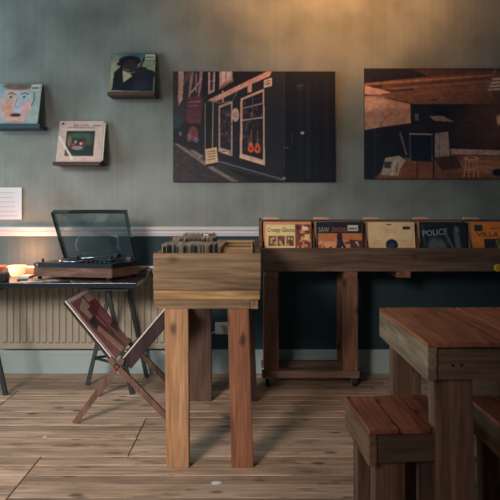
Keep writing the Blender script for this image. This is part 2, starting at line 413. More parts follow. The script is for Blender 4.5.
# shop
I.poly([(106, 118), (296, 33), (332, 33), (332, 338), (236, 338), (106, 262)], (33, 32, 36))
I.poly([(118, 112), (282, 33), (300, 33), (300, 42), (240, 68), (142, 116)], (204, 142, 116))
I.poly([(229, 66), (241, 62), (241, 90), (229, 92)], (204, 142, 116))
I.line([(160, 88), (160, 116)], 5, (196, 140, 112)); I.line([(118, 114), (150, 120), (178, 116)], 3, (120, 92, 80)); I.line([(200, 88), (188, 112)], 2, (110, 110, 116))
I.line([(111, 122), (111, 262)], 3, (122, 98, 84)); I.line([(133, 116), (131, 244)], 3, (168, 128, 98)); I.poly([(113, 130), (130, 122), (129, 240), (113, 250)], (22, 24, 28))
I.poly([(148, 128), (187, 114), (187, 266), (148, 250)], (180, 138, 112)); I.poly([(153, 133), (183, 122), (183, 252), (153, 243)], (36, 33, 38))
for _ in range(16):
    ex, ey = random.uniform(156, 180), random.uniform(140, 240)
    I.ell(ex, ey, random.uniform(3, 6), random.uniform(3, 8), random.choice([(92, 52, 44), (70, 66, 72), (120, 84, 66), (50, 50, 62)]), .7)
I.poly([(148, 246), (187, 258), (187, 268), (147, 254)], (208, 158, 128))
I.ell(195, 153, 10, 19, (208, 160, 126)); I.ell(195, 153, 7, 14, (190, 146, 118)); I.line([(189, 150), (201, 148)], 2, (150, 100, 76)); I.line([(190, 157), (200, 156)], 2, (150, 100, 76))
I.poly([(209, 108), (275, 80), (277, 292), (207, 270)], (204, 154, 124)); I.poly([(215, 112), (271, 89), (272, 277), (214, 260)], (34, 31, 36))
for _ in range(34):
    ex, ey = random.uniform(218, 268), random.uniform(118, 262)
    I.ell(ex, ey, random.uniform(2, 5), random.uniform(4, 9), random.choice([(96, 56, 44), (72, 70, 76), (110, 78, 64), (46, 48, 58)]), .7)
I.line([(215, 135), (271, 121)], 4, (150, 116, 100)); I.line([(215, 168), (271, 160)], 4, (188, 142, 116)); I.line([(243, 100), (243, 165)], 2, (110, 86, 76))
for gx, gy in ((238, 244), (256, 246)):
    I.line([(gx+1, gy-50), (gx, gy)], 3, (120, 84, 66)); I.ell(gx, gy-8, 6, 8, (204, 92, 52)); I.ell(gx, gy+3, 9, 10, (214, 84, 44)); I.ell(gx, gy+1, 3, 3, (60, 30, 28))
I.poly([(207, 262), (277, 282), (277, 293), (206, 272)], (214, 164, 134))
I.poly([(277, 76), (296, 33), (330, 33), (330, 338), (277, 322)], (37, 37, 41))
I.poly([(274, 57), (296, 50), (296, 73), (274, 79)], (212, 172, 146)); I.line([(279, 62), (291, 58)], 2, (80, 60, 56)); I.line([(279, 69), (291, 66)], 3, (80, 60, 56))
I.poly([(331, 33), (472, 33), (472, 338), (331, 338)], (19, 24, 31)); I.line([(331, 33), (331, 300)], 1.5, (62, 64, 68))
for x_, c_ in ((368, 28), (390, 32), (412, 24), (440, 26)): I.poly([(x_, 60), (x_+14, 60), (x_+14, 330), (x_, 330)], (c_, c_+4, c_+10), .8)
I.ell(374, 75, 12, 8, (48, 54, 60), .5); I.line([(366, 74), (384, 70)], 2, (90, 92, 92), .7); I.ell(381, 203, 5, 4, (176, 168, 156)); I.line([(330, 244), (342, 243)], 3, (88, 84, 80)); I.line([(352, 200), (352, 232)], 3, (44, 48, 52))
# pavement
I.poly([(22, 228), (60, 240), (110, 266), (236, 338), (22, 338)], (52, 43, 41)); I.poly([(106, 262), (140, 276), (330, 338), (236, 338)], (30, 30, 34))
for _ in range(60):
    ex = random.uniform(24, 190); ey = random.uniform(250, 336)
    I.ell(ex, ey, random.uniform(4, 10), random.uniform(1.5, 3), random.choice([(76, 62, 56), (40, 36, 38), (66, 58, 58)]), .5)
I.poly([(24, 232), (34, 232), (140, 300), (205, 338), (186, 338), (120, 300)], (136, 114, 98), .75); I.poly([(66, 250), (80, 250), (108, 268), (96, 272)], (158, 130, 108), .7)
I.line([(150, 282), (328, 332)], 4, (98, 96, 98)); I.line([(150, 290), (322, 336)], 2, (58, 56, 60)); I.ell(330, 328, 5, 4, (120, 112, 104))
I.poly([(111, 248), (143, 242), (147, 284), (112, 290)], (202, 160, 112)); I.poly([(112, 290), (147, 284), (143, 292), (115, 297)], (24, 22, 24))
for yy in (254, 261, 268, 276): I.line([(119, yy+1), (138, yy-2)], 2.4, (126, 88, 60))
I.noise(.10, 5); I.noise(.08, 2); I.blur(2)
I.mesh('printed_picture', a0.x+.001, a1.x-.001, a1.z+.001, a0.z-.001, WALL-.0268, M_print, T1, 1.45, tint=(.92, 1.02, 1.22))

a0, a1 = at(364.5, 68.3, d), at(527, 179, d)
T2 = canvas('canvas_print', 'unframed photo print of a dim beamed music room with stool', a0.x, a1.x, a1.z, a0.z)
I = Ink(420, 288, 32, 28, 594, 408, (29, 29, 36))
I.poly([(32, 28), (594, 28), (594, 150), (200, 150), (32, 118)], (112, 70, 52))
I.poly([(32, 28), (594, 28), (594, 34), (400, 42), (32, 78)], (34, 30, 36)); I.poly([(200, 32), (520, 30), (500, 46), (260, 60)], (92, 58, 48), .7)
for (xa, ya, xb, yb, w_, c_) in ((32, 83, 480, 50, 4, (176, 112, 84)), (130, 98, 470, 72, 3, (160, 102, 74)), (200, 118, 470, 96, 3, (150, 96, 68)), (180, 132, 480, 124, 3, (128, 78, 58)), (120, 88, 460, 62, 6, (76, 48, 42)), (90, 108, 200, 100, 8, (60, 40, 38)), (230, 108, 470, 86, 5, (134, 82, 60)), (32, 92, 90, 90, 8, (44, 34, 36))):
    I.line([(xa, ya), (xb, yb)], w_, c_, .8)
I.poly([(32, 86), (125, 110), (80, 118), (32, 117)], (212, 144, 116)); I.line([(32, 118), (190, 148)], 4, (40, 30, 34))
I.poly([(32, 122), (70, 124), (190, 150), (192, 216), (100, 228), (32, 240)], (164, 114, 88)); I.ell(60, 150, 50, 26, (206, 152, 120), .8, 1); I.ell(120, 190, 60, 28, (140, 94, 76), .5, 1); I.line([(85, 228), (105, 195), (135, 180)], 3, (104, 70, 58), .7); I.ell(48, 185, 20, 8, (120, 80, 64), .5, 1)
I.poly([(194, 150), (594, 150), (594, 330), (194, 340)], (40, 31, 34)); I.ell(478, 215, 95, 90, (104, 62, 48), .75, 1.0); I.ell(400, 250, 60, 60, (60, 40, 38), .5, 1); I.poly([(194, 150), (330, 152), (345, 200), (194, 230)], (27, 30, 38))
I.poly([(60, 345), (170, 330), (330, 322), (594, 322), (594, 408), (60, 408)], (108, 62, 44)); I.poly([(32, 240), (100, 230), (190, 230), (190, 340), (100, 370), (66, 408), (32, 408)], (27, 28, 34))
I.ell(470, 362, 100, 30, (168, 104, 70), .8, .8); I.ell(210, 385, 70, 18, (116, 62, 48), .7, .8); I.poly([(270, 335), (350, 330), (370, 370), (300, 380)], (50, 36, 38), .8)
for yy in (340, 356, 374, 392): I.line([(300, yy), (594, yy+4)], 1.6, (84, 48, 36), .6)
I.poly([(326, 304), (594, 312), (594, 328), (330, 324)], (160, 120, 98)); I.line([(328, 326), (594, 330)], 2, (60, 40, 36))
I.line([(188, 253), (266, 255)], 4, (164, 140, 126)); I.line([(189, 253), (189, 346)], 2.5, (104, 98, 100)); I.line([(265, 255), (265, 350)], 2, (80, 76, 78)); I.poly([(192, 257), (263, 258), (263, 350), (192, 345)], (24, 28, 35))
I.poly([(275, 252), (321, 245), (328, 326), (275, 333)], (142, 112, 96)); I.line([(290, 250), (290, 330)], 2, (84, 62, 56)); I.line([(326, 260), (330, 330)], 3, (30, 26, 30))
I.line([(271, 150), (271, 404)], 5, (24, 24, 30)); I.line([(214, 350), (214, 404)], 3, (20, 20, 26)); I.line([(66, 235), (66, 400)], 2, (62, 60, 64), .8)
I.poly([(256, 192), (300, 190), (344, 212), (272, 208)], (144, 98, 78)); I.poly([(285, 160), (300, 160), (330, 192), (262, 190)], (22, 24, 32)); I.ell(272, 136, 12, 4, (70, 44, 40), .8)
I.poly([(206, 184), (219, 184), (219, 208), (206, 208)], (84, 72, 70)); I.line([(155, 250), (176, 322)], 7, (92, 76, 72)); I.line([(172, 335), (208, 355)], 4, (120, 90, 76))
I.poly([(104, 336), (150, 328), (176, 344), (156, 372), (148, 398), (88, 394)], (154, 126, 102)); I.poly([(100, 350), (126, 348), (122, 372), (100, 370)], (62, 50, 46)); I.line([(136, 345), (126, 396)], 5, (186, 150, 122)); I.line([(148, 352), (142, 390)], 4, (110, 70, 56))
I.ell(400, 338, 27, 8, (196, 120, 84)); I.ell(400, 336, 14, 3, (96, 54, 42))
for (xa, xb) in ((384, 376), (394, 392), (408, 410), (418, 426)): I.line([(xa, 342), (xb, 400)], 5, (182, 112, 80))
I.line([(379, 376), (424, 376)], 4, (186, 116, 82)); I.line([(381, 360), (421, 360)], 2.5, (130, 76, 54))
I.line([(486, 30), (456, 106)], 8, (118, 80, 72))
for q_, yy in enumerate((62, 74, 86, 98)): I.poly([(476-q_*5, yy), (530, yy-4), (530, yy+3), (474-q_*5, yy+7)], (200, 156, 120))
I.poly([(478, 104), (594, 96), (594, 150), (470, 150)], (98, 60, 48)); I.ell(498, 205, 9, 18, (240, 170, 120), .8, .8); I.ell(494, 386, 20, 12, (30, 26, 32)); I.ell(550, 250, 30, 60, (50, 36, 38), .8)
I.noise(.12, 7); I.noise(.06, 2); I.blur(2)
I.mesh('printed_picture', a0.x+.001, a1.x-.001, a1.z+.001, a0.z-.001, WALL-.0268, M_print, T2, 1.9, tint=(.88, 1.02, 1.2))

# ------------------------------------------------------------------ record sleeves
LPW = .314
def lp(name, label, ink, group=None, t=.006, edge=None, w=LPW, h=LPW, gain=1.5, cat='record'):
    T = thing(name, label, cat, (0, 0, 0), group)
    b = BM(); box(b, -w/2, w/2, -t/2, t/2, 0, h, .0012); obj('sleeve', b, edge or M_card, T)
    ink.mesh('cover_picture', -w/2+.0012, w/2-.0012, .0012, h-.0012, -t/2-.0006, M_cover, T, gain)
    return T
def T_on(x, z, t=.006): # matrix laying text on a sleeve front, x,z = lower left
    return Matrix.Translation((x, -t/2-.0012, z)) @ Matrix.Rotation(math.pi/2, 4, 'X')
def sticker(T, x0, x1, z0, z1, mat=None, t=.006):
    b = BM(); box(b, x0, x1, -t/2-.0022, -t/2-.0008, z0, z1, .0003); o = obj('price_sticker', b, mat or M_card, T)
    b = BM()
    n = 7; w = (x1-x0)*.8/n
    for i in range(n): box(b, x0+(x1-x0)*.1+i*w, x0+(x1-x0)*.1+i*w+w*.6, -t/2-.0026, -t/2-.0021, z0+(z1-z0)*.22, z0+(z1-z0)*.6, 0)
    obj('small_print', b, M_ink, o)

# wall ledges
def ledge(label, px0, px1, pytop, pybot, mat):
    d = 4.50; p0 = at(px0, pytop, d); p1 = at(px1-1, pybot-.8, d)
    T = thing('picture_ledge', label, 'shelf', ((p0.x+p1.x)/2, WALL, p1.z))
    b = BM(); box(b, p0.x, p1.x, d-.012, WALL, p1.z, p0.z, .002); obj('shelf_board', b, mat, T)
    b = BM(); box(b, p0.x, p1.x, d-.022, d-.0125, p1.z, p0.z+.003, .0015); obj('front_lip', b, mat, T)
    return p0.z
def stand_lp(T, pxc, z, d=4.512, tilt=-.33):
    T.location = ((pxc-250)*d/F, d, z+.0012); T.rotation_euler = (tilt, 0, 0)
zA = ledge('dark teal picture ledge at far left holding the painted face record', -8, 41.5, 124.3, 129.5, M_shelfb)
zB = ledge('reddish wooden picture ledge highest on the wall', 108, 156, 92.6, 96.8, M_shelf)
zC = ledge('dark reddish wooden picture ledge lowest of three above turntable', 53.5, 101, 162.3, 166.3, M_shelf)
# A painted face (plain stand-in)
I = Ink(110, 110, 0, 0, 1, 1, (164, 178, 172))
I.ell(.1, .35, .3, .5, (152, 172, 180), .8, .8); I.ell(.9, .75, .35, .4, (160, 176, 166), .8, .8)
I.ell(.47, .52, .36, .5, (206, 172, 164), 1, .12); I.ell(.46, .05, .34, .1, (112, 92, 78), .9, .4); I.ell(.34, .64, .14, .2, (216, 142, 118), .8, .9); I.ell(.62, .34, .16, .14, (166, 190, 200), .9, .6); I.ell(.66, .62, .14, .16, (216, 160, 168), .8, .8); I.ell(.5, .6, .09, .14, (168, 182, 200), .8, .6)
for cx in (.33, .63): I.line([(cx-.08, .26), (cx, .22), (cx+.09, .26)], .022, (60, 70, 70)); I.ell(cx, .33, .065, .03, (190, 196, 190)); I.ell(cx, .33, .028, .028, (50, 58, 62))
I.line([(.49, .34), (.45, .56), (.53, .6)], .018, (120, 120, 128)); I.ell(.49, .78, .12, .045, (76, 42, 42)); I.line([(.84, .22), (.87, .4), (.82, .55)], .02, (42, 74, 70)); I.ell(.5, .96, .2, .04, (196, 130, 120), .7)
I.noise(.08, 8); I.blur(1)
A = lp('record_sleeve', 'record sleeve painted with a pastel face on the far left wall ledge', I, gain=1.15); sticker(A, .085, .145, .262, .306); stand_lp(A, 15, zA)
# B person with a hat in silhouette
I = Ink(110, 110, 0, 0, 1, 1, (110, 128, 112))
I.poly([(0, 0), (1, 0), (1, .35), (0, .35)], (44, 84, 92), .7); I.ell(.1, .5, .3, .45, (176, 168, 132), .8, .9); I.ell(.85, .35, .25, .25, (150, 150, 118), .8, .9)
I.ell(.42, .2, .25, .13, (22, 26, 38)); I.ell(.3, .28, .18, .06, (22, 26, 38)); I.ell(.43, .34, .17, .16, (52, 40, 44)); I.poly([(.08, .5), (.25, .3), (.3, .55), (.28, .95), (.06, .95)], (24, 27, 38)); I.poly([(.14, .95), (.25, .66), (.5, .5), (.75, .55), (.98, .6), (.98, .97)], (28, 30, 42)); I.ell(.7, .48, .16, .13, (44, 36, 46)); I.ell(.86, .55, .15, .12, (32, 36, 46)); I.line([(.74, .12), (.66, .38)], .04, (36, 32, 40))
I.poly([(.27, .46), (.5, .58), (.3, .76)], (176, 172, 140)); I.ell(.7, .82, .18, .14, (52, 52, 64), .7, .8); I.ell(.36, .44, .08, .04, (104, 70, 60), .8)
I.noise(.08, 8); I.blur(1)
A = lp('record_sleeve', 'record sleeve showing a dark figure in a hat on the highest ledge', I, gain=1.3, edge=M_bedge); sticker(A, .082, .15, .262, .302); stand_lp(A, 131.5, zB)
# C cream cover with a small dark picture
I = Ink(110, 110, 0, 0, 1, 1, (214, 184, 172))
I.poly([(.18, .24), (.82, .24), (.82, .86), (.18, .86)], (42, 56, 54)); I.ell(.5, .36, .26, .07, (88, 104, 84), .7, .6); I.ell(.26, .5, .05, .14, (150, 122, 86), .8, .5); I.ell(.7, .48, .08, .12, (92, 96, 76), .7, .6)
for q_ in range(10): I.ell(random.uniform(.3, .6), random.uniform(.5, .66), .03, .035, random.choice([(170, 50, 44), (190, 150, 140), (150, 44, 40), (200, 190, 180)]))
I.ell(.45, .66, .13, .05, (196, 176, 168), .7, .6); I.poly([(.19, .72), (.4, .84), (.19, .86)], (128, 86, 52), .8); I.line([(.2, .155), (.8, .165)], .035, (150, 130, 128), .8)
I.line([(0.03, .4), (.36, .93)], .05, (238, 226, 220), .85); I.ell(.08, .06, .03, .025, (70, 66, 40))
I.noise(.06, 8); I.blur(1)
A = lp('record_sleeve', 'cream record sleeve with small dark centre picture on the lowest ledge', I, gain=1.15); sticker(A, .075, .145, .265, .292)
lettering('title_lettering', 'Bad Covina', .03, T_on(-.055, .272), M_red, A, 'red title lettering', width=.11)
b = BM(); box(b, .158, .170, -.002, .002, .012, .30, .0006); obj('plastic_outer_sleeve', b, M_cream, A)
stand_lp(A, 78.3, zC)

# ------------------------------------------------------------------ paper pinned to the wall
p0, p1 = at(-12, 187.5, WALL-.006), at(22, 219.5, WALL-.006)
T = thing('wall_notice', 'white sheet of lined writing pinned to wall above desk', 'paper', ((p0.x+p1.x)/2, WALL, p1.z))
b = BM(); n = 10
vt = [[b.verts.new((p0.x+(p1.x-p0.x)*i/n, WALL-.002-.010*(i/n)**3, z)) for i in range(n+1)] for z in (p1.z, p0.z)]
for i in range(n): b.faces.new((vt[0][i], vt[0][i+1], vt[1][i+1], vt[1][i]))
o = obj('sheet', b, M_white, T); mo = o.modifiers.new('thickness', 'SOLIDIFY'); mo.thickness = .0006
b = BM()
for k_ in range(6):
    z = p0.z-.035-k_*.033; box(b, p0.x+.02, p1.x-.03-random.uniform(0, .03), WALL-.0105, WALL-.0098, z-.004, z, 0)
obj('writing', b, plain('pink_ink', (206, 176, 186), .7), T)

# ------------------------------------------------------------------ desk and trestles
DZ = .72
T = thing('desk', 'black desktop on trestles carrying the turntable', 'desk', (-1.5, 4.25, 0))
b = BM(); box(b, -2.45, -.70, 4.01, 4.55, DZ-.032, DZ, .003); obj('desktop', b, M_desk, T)
G = 'black metal trestles under the desk'
T = thing('trestle', 'black metal trestle under right end of desk beside the X rack', 'trestle', (-.9, 4.3, 0), G)
zt = DZ-.062
pa, pb = at(108, 289, 4.13), at(121, 289, 4.5); pa.z = pb.z = zt
b = BM(); box(b, -1.0, -.76, 4.06, 4.54, DZ-.058, DZ-.033, .002); obj('top_beam', b, M_tres, T)
f1, f2, f3 = Vector((-.748, 4.13, .0)), Vector((-1.083, 4.33, 0)), Vector((-.72, 4.53, 0))
t1, t2, t3 = Vector((-.905, 4.12, zt)), Vector((-.93, 4.36, zt)), Vector((-.86, 4.52, zt))
for fa, ta in ((f1, t1), (f2, t2), (f3, t3)):
    b = BM(); bar(b, fa, ta+Vector((0, 0, .008)), .026, .024); obj('leg', b, M_tres, T)
def mixp(a, b_, z): return a+(b_-a)*(z/b_.z)
b = BM(); bar(b, mixp(f2, t2, .18), mixp(f3, t3, .18), .014, .016, up=(0, 0, 1)); bar(b, mixp(f2, t2, .18), mixp(f1, t1, .18), .014, .016, up=(0, 0, 1)); obj('stretcher', b, M_tres, T)
T = thing('trestle', 'black metal trestle under the desk at the far left edge', 'trestle', (-1.7, 4.3, 0), G)
b = BM(); box(b, -1.98, -1.58, 4.06, 4.54, DZ-.058, DZ-.033, .002); obj('top_beam', b, M_tres, T)
fs = [(Vector((-1.545, 4.11, 0)), Vector((-1.69, 4.12, zt))), (Vector((-2.02, 4.11, 0)), Vector((-1.86, 4.12, zt))), (Vector((-1.9, 4.5, 0)), Vector((-1.84, 4.5, zt))), (Vector((-2.02, 4.5, 0)), Vector((-1.86, 4.5, zt)))]
for fa, ta in fs:
    b = BM(); bar(b, fa, ta+Vector((0, 0, .008)), .026, .024); obj('leg', b, M_tres, T)
b = BM(); bar(b, mixp(*fs[1], .18), mixp(*fs[3], .18), .014, .016, up=(0, 0, 1)); obj('stretcher', b, M_tres, T)

# ------------------------------------------------------------------ turntable
TF_R, TF_L = Vector((-.885, 4.165, 0)), Vector((-1.425, 4.275, 0))
TB_R, TB_L = Vector((-.748, 4.42, 0)), Vector((-1.30, 4.52, 0))
T = thing('turntable', 'record player with wooden plinth and open smoked lid on desk', 'turntable', (-1.09, 4.34, DZ))
m_tw = wood('plinth_veneer', (84, 58, 48), (112, 80, 66), (124, 92, 76), 'x', .4, False)
pts = [tuple(v.xy) for v in (TF_L, TF_R, TB_R, TB_L)]
for i_, v in enumerate((TF_L, TF_R, TB_R, TB_L)):
    c = (TF_L+TF_R+TB_R+TB_L)/4; q = v+(c-v)*.12
    b = BM(); lathe(b, [(0, DZ), (.014, DZ), (.016, DZ+.008), (.012, DZ+.012), (0, DZ+.012)], (q.x, q.y, 0), 16); obj('foot', b, M_rubber, T)
b = BM(); prism(b, pts, DZ+.012, DZ+.072, .004); obj('plinth', b, m_tw, T)
zt = DZ+.072
b = BM(); prism(b, pts, zt, zt+.030, .004); deck = obj('deck', b, plain('dark_blue_grey_deck', (20, 32, 42), .3, spec=.5), T)
zk = zt+.030
u = (TF_R-TF_L).normalized(); w_ = (TB_L-TF_L).normalized()
def dk(a, c): return TF_L+u*a+w_*c
pc = dk(.215, .125)
b = BM(); lathe(b, [(0, zk), (.112, zk), (.116, zk+.004), (.116, zk+.014), (.110, zk+.016), (0, zk+.016)], (pc.x, pc.y, 0), 56); obj('platter', b, plain('platter_metal', (120, 134, 142), .25, metal=.9), T)
b = BM(); lathe(b, [(0, zk+.016), (.104, zk+.016), (.106, zk+.019), (.02, zk+.019), (.004, zk+.0195), (.003, zk+.028), (0, zk+.028)], (pc.x, pc.y, 0), 56); obj('platter_mat', b, M_rubber, T)
piv = dk(.41, .20)
b = BM(); lathe(b, [(0, zk), (.026, zk), (.026, zk+.012), (.012, zk+.016), (.012, zk+.034), (0, zk+.036)], (piv.x, piv.y, 0), 24); obj('tonearm_base', b, M_black, T)
b = BM(); e1 = dk(.30, .05)
tube(b, [(piv.x+.03, piv.y+.03, zk+.036), (piv.x, piv.y, zk+.036), (piv.x-.03, piv.y-.06, zk+.036), (e1.x, e1.y, zk+.028)], .0045, 10); arm = obj('tonearm', b, M_metal, T)
b = BM(); bar(b, (e1.x, e1.y, zk+.028), (e1.x-.03, e1.y-.014, zk+.024), .016, .008); obj('headshell', b, M_black, arm)
b = BM(); tube(b, [(piv.x+.02, piv.y+.02, zk+.036), (piv.x+.045, piv.y+.045, zk+.036)], .013, 16); obj('counterweight', b, M_black, arm)
for k_ in range(5):
    q = dk(.36+k_*.032, .028)
    b = BM(); lathe(b, [(0, zk), (.010, zk), (.009, zk+.012), (0, zk+.013)], (q.x, q.y, 0), 18); obj('control_knob', b, M_black, T)
q = dk(.045, .03); b = BM(); lathe(b, [(0, zk), (.007, zk), (.006, zk+.014), (.009, zk+.018), (.009, zk+.024), (0, zk+.025)], (q.x, q.y, 0), 16); obj('speed_knob', b, M_black, T)
q = TF_L+u*.03; b = BM(); box(b, q.x-.008, q.x+.008, q.y-.010, q.y-.0035, zt+.008, zt+.022, .001); obj('badge', b, M_metal, T)
# lid
m_lid, nt, pb_ = new_mat('smoked_acrylic'); nt.nodes.remove(pb_)
tr = N(nt, 'ShaderNodeBsdfTransparent'); tr.inputs[0].default_value = (.80, .87, .88, 1)
gl = N(nt, 'ShaderNodeBsdfGlossy'); gl.inputs['Roughness'].default_value = .045; gl.inputs[0].default_value = (.75, .85, .88, 1)
di = N(nt, 'ShaderNodeBsdfDiffuse'); di.inputs[0].default_value = (.09, .13, .14, 1)
fr = N(nt, 'ShaderNodeFresnel'); fr.inputs[0].default_value = 1.6
m1 = N(nt, 'ShaderNodeMixShader'); m1.inputs[0].default_value = .2
m2 = N(nt, 'ShaderNodeMixShader')
nt.links.new(tr.outputs[0], m1.inputs[1]); nt.links.new(di.outputs[0], m1.inputs[2]); nt.links.new(fr.outputs[0], m2.inputs[0]); nt.links.new(m1.outputs[0], m2.inputs[1]); nt.links.new(gl.outputs[0], m2.inputs[2]); nt.links.new(m2.outputs[0], nt.nodes['Material Output'].inputs[0])
BLp, BRp = Vector((-1.265, 4.515, zk+.004)), Vector((-.765, 4.435, zk+.004))
TLp, TRp = Vector((-1.318, 4.37, 1.168)), Vector((-.806, 4.27, 1.17))
nrm = (BRp-BLp).cross(TLp-BLp).normalized()       # towards the room
if nrm.y > 0: nrm = -nrm
dep = .052
b = BM()
def slab(a, b1, c_, d_, n_, th=.004):
    vs = [b.verts.new(v) for v in (a, b1, c_, d_)]; vs2 = [b.verts.new(v+n_*th) for v in (a, b1, c_, d_)]
    b.faces.new(vs); b.faces.new(vs2[::-1])
    for i in range(4): b.faces.new((vs[i], vs2[i], vs2[(i+1) % 4], vs[(i+1) % 4]))
slab(BLp, BRp, TRp, TLp, nrm)
lid = obj('lid', b, m_lid, T, 'smoked see-through lid')
for (pp, qq) in ((BLp, TLp), (TLp, TRp), (TRp, BRp)):
    b = BM(); ed = (qq-pp).normalized(); inn = nrm.cross(ed); 
    cc = (BLp+TRp)/2
    if inn.dot(cc-pp) < 0: inn = -inn
    slab(pp, qq, qq+nrm*dep, pp+nrm*dep, inn); bmesh.ops.recalc_face_normals(b, faces=b.faces[:]); obj('lid_side', b, m_lid, lid)
for s_ in (.12, .88):
    q = BLp.lerp(BRp, s_); b = BM(); box(b, q.x-.018, q.x+.018, q.y-.03, q.y-.006, zk, zk+.026, .003); obj('hinge', b, M_black, T)
# mains lead
q = at(143, 268, 4.49)
T = thing('power_lead', 'dark power lead looping off the desk end behind the turntable', 'cable', (-.74, 4.48, DZ))
b = BM(); tube(b, [(-.80, 4.50, DZ+.006), (-.735, 4.50, DZ+.02), (-.705, 4.49, DZ+.05), (-.685, 4.485, DZ+.035), (-.672, 4.49, DZ-.01), (-.665, 4.50, DZ-.025)], .006, 8); obj('flex', b, M_black, T)
b = BM(); tube(b, [(-.74, 4.48, DZ+.03), (-.69, 4.475, DZ+.015), (-.655, 4.48, DZ-.015)], [.006, .008, .006], 8); obj('connector', b, M_black, T)

# ------------------------------------------------------------------ things on the desk
c = at(17, 277, 4.38); c.z = DZ
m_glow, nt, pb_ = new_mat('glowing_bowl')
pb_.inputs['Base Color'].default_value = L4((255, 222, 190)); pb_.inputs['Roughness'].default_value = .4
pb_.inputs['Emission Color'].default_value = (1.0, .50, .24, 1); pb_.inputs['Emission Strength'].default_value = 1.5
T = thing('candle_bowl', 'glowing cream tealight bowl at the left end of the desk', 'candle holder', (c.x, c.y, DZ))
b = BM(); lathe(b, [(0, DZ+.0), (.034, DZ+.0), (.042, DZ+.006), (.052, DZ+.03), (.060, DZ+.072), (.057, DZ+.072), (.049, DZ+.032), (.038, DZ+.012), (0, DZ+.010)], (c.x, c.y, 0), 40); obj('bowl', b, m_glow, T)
b = BM(); lathe(b, [(0, DZ+.0105), (.019, DZ+.0105), (.019, DZ+.026), (0, DZ+.026)], (c.x, c.y, 0), 24); obj('tealight', b, M_white, T)
b = BM(); lathe(b, [(0, DZ+.028), (.005, DZ+.034), (.006, DZ+.040), (.003, DZ+.052), (0, DZ+.058)], (c.x, c.y, 0), 12); obj('flame', b, plain('candle_flame', (255, 200, 120), .5, emit=(255, 170, 80), es=20), T)
c2 = at(0, 272, 4.33)
m_peach = plain('peach_glaze', (214, 150, 112), .4, var=.06, emit=(255, 120, 60), es=.25)
T = thing('dish', 'peach coloured shallow dish behind the glowing bowl', 'dish', (-1.755, 4.40, DZ))
b = BM(); lathe(b, [(0, DZ), (.04, DZ), (.05, DZ+.01), (.105, DZ+.062), (.108, DZ+.066), (.10, DZ+.066), (.045, DZ+.015), (0, DZ+.010)], (-1.755, 4.40, 0), 40); o = obj('dish_body', b, plain('peach_glaze_dish', (226, 150, 110), .4, var=.06), T)
cb = at(2, 277, 4.12)
T = thing('camera', 'small black camera lying at the left front edge of the desk', 'camera', (cb.x-.03, 4.1, DZ))
b = BM(); box(b, cb.x-.10, cb.x+.045, 4.07, 4.13, DZ, DZ+.055, .006); obj('camera_body', b, M_black, T)
b = BM(); lathe(b, [(0, 0), (.024, 0), (.025, .03), (.021, .034), (.018, .03), (0, .028)], (0, 0, 0), 28, Matrix.Translation((cb.x-.035, 4.07, DZ+.028)) @ Matrix.Rotation(math.pi/2, 4, 'X')); obj('lens', b, plain('lens_glass', (40, 70, 100), .1, spec=1), T)
b = BM(); box(b, cb.x-.05, cb.x-.015, 4.08, 4.12, DZ+.055, DZ+.066, .003); obj('viewfinder', b, M_black, T)
def slabthing(name, label, cat, cx, cy, z, w, l, h, rot, mat, group=None, bev=.0008):
    b = BM(); box(b, -w/2, w/2, -l/2, l/2, 0, h, bev); o = obj(name, b, mat); o.location = (cx, cy, z); o.rotation_euler = (0, 0, rot); return tag(o, label, cat, group)
q = at(29, 275, 4.25)
slabthing('booklet', 'dark teal booklet on desk beside the glowing bowl', 'booklet', q.x-.01, 4.2, DZ, .09, .12, .010, .3, plain('teal_cover', (40, 84, 92), .5))
slabthing('card_stack', 'cream card stack lying on the dark teal booklet', 'cards', q.x, 4.23, DZ+.0102, .062, .085, .014, -.2, M_cream)
q = at(46, 279, 4.13)
for k_, (dx, dy, rt, cl, lb) in enumerate(((0, .02, .08, (196, 100, 90), 'red and pink flyer in the loose heap before turntable'), (.035, -.01, -.12, (196, 176, 160), 'cream flyer overlapping the red flyer before turntable'), (-.05, .0, .2, (70, 100, 110), 'slate blue flyer at left of the heap before turntable'))):
    slabthing('flyer', lb, 'paper', q.x+dx, 4.105+dy, DZ+.0006+k_*.003, .11, .075, .0022, rt, plain('flyer_paper_%s' % 'abc'[k_], cl, .6, var=.25, scale=60), 'flyers before the turntable', .0003)
def pen(label, x, y_, rot, cl, z):
    T = thing('pen', label, 'pen', (x, y_, z+.004), 'pens on the desk')
    b = BM(); v = Vector((math.cos(rot), math.sin(rot), 0)); P0 = Vector((x, y_, z+.004)); tube(b, [P0-v*.07, P0+v*.06], .004, 8); obj('barrel', b, plain('pen_barrel_'+label[:4].strip(), cl, .3), T)
    b = BM(); tube(b, [P0+v*.0605, P0+v*.075], [.0038, .0008], 8); obj('tip', b, M_metal, T)
pen('dark pen lying along the desk edge near the flyers', q.x+.12, 4.05, .05, (30, 34, 44), DZ)
pen('pale pen lying on the desk left of the dark pen', q.x-.06, 4.045, -.08, (190, 196, 190), DZ)

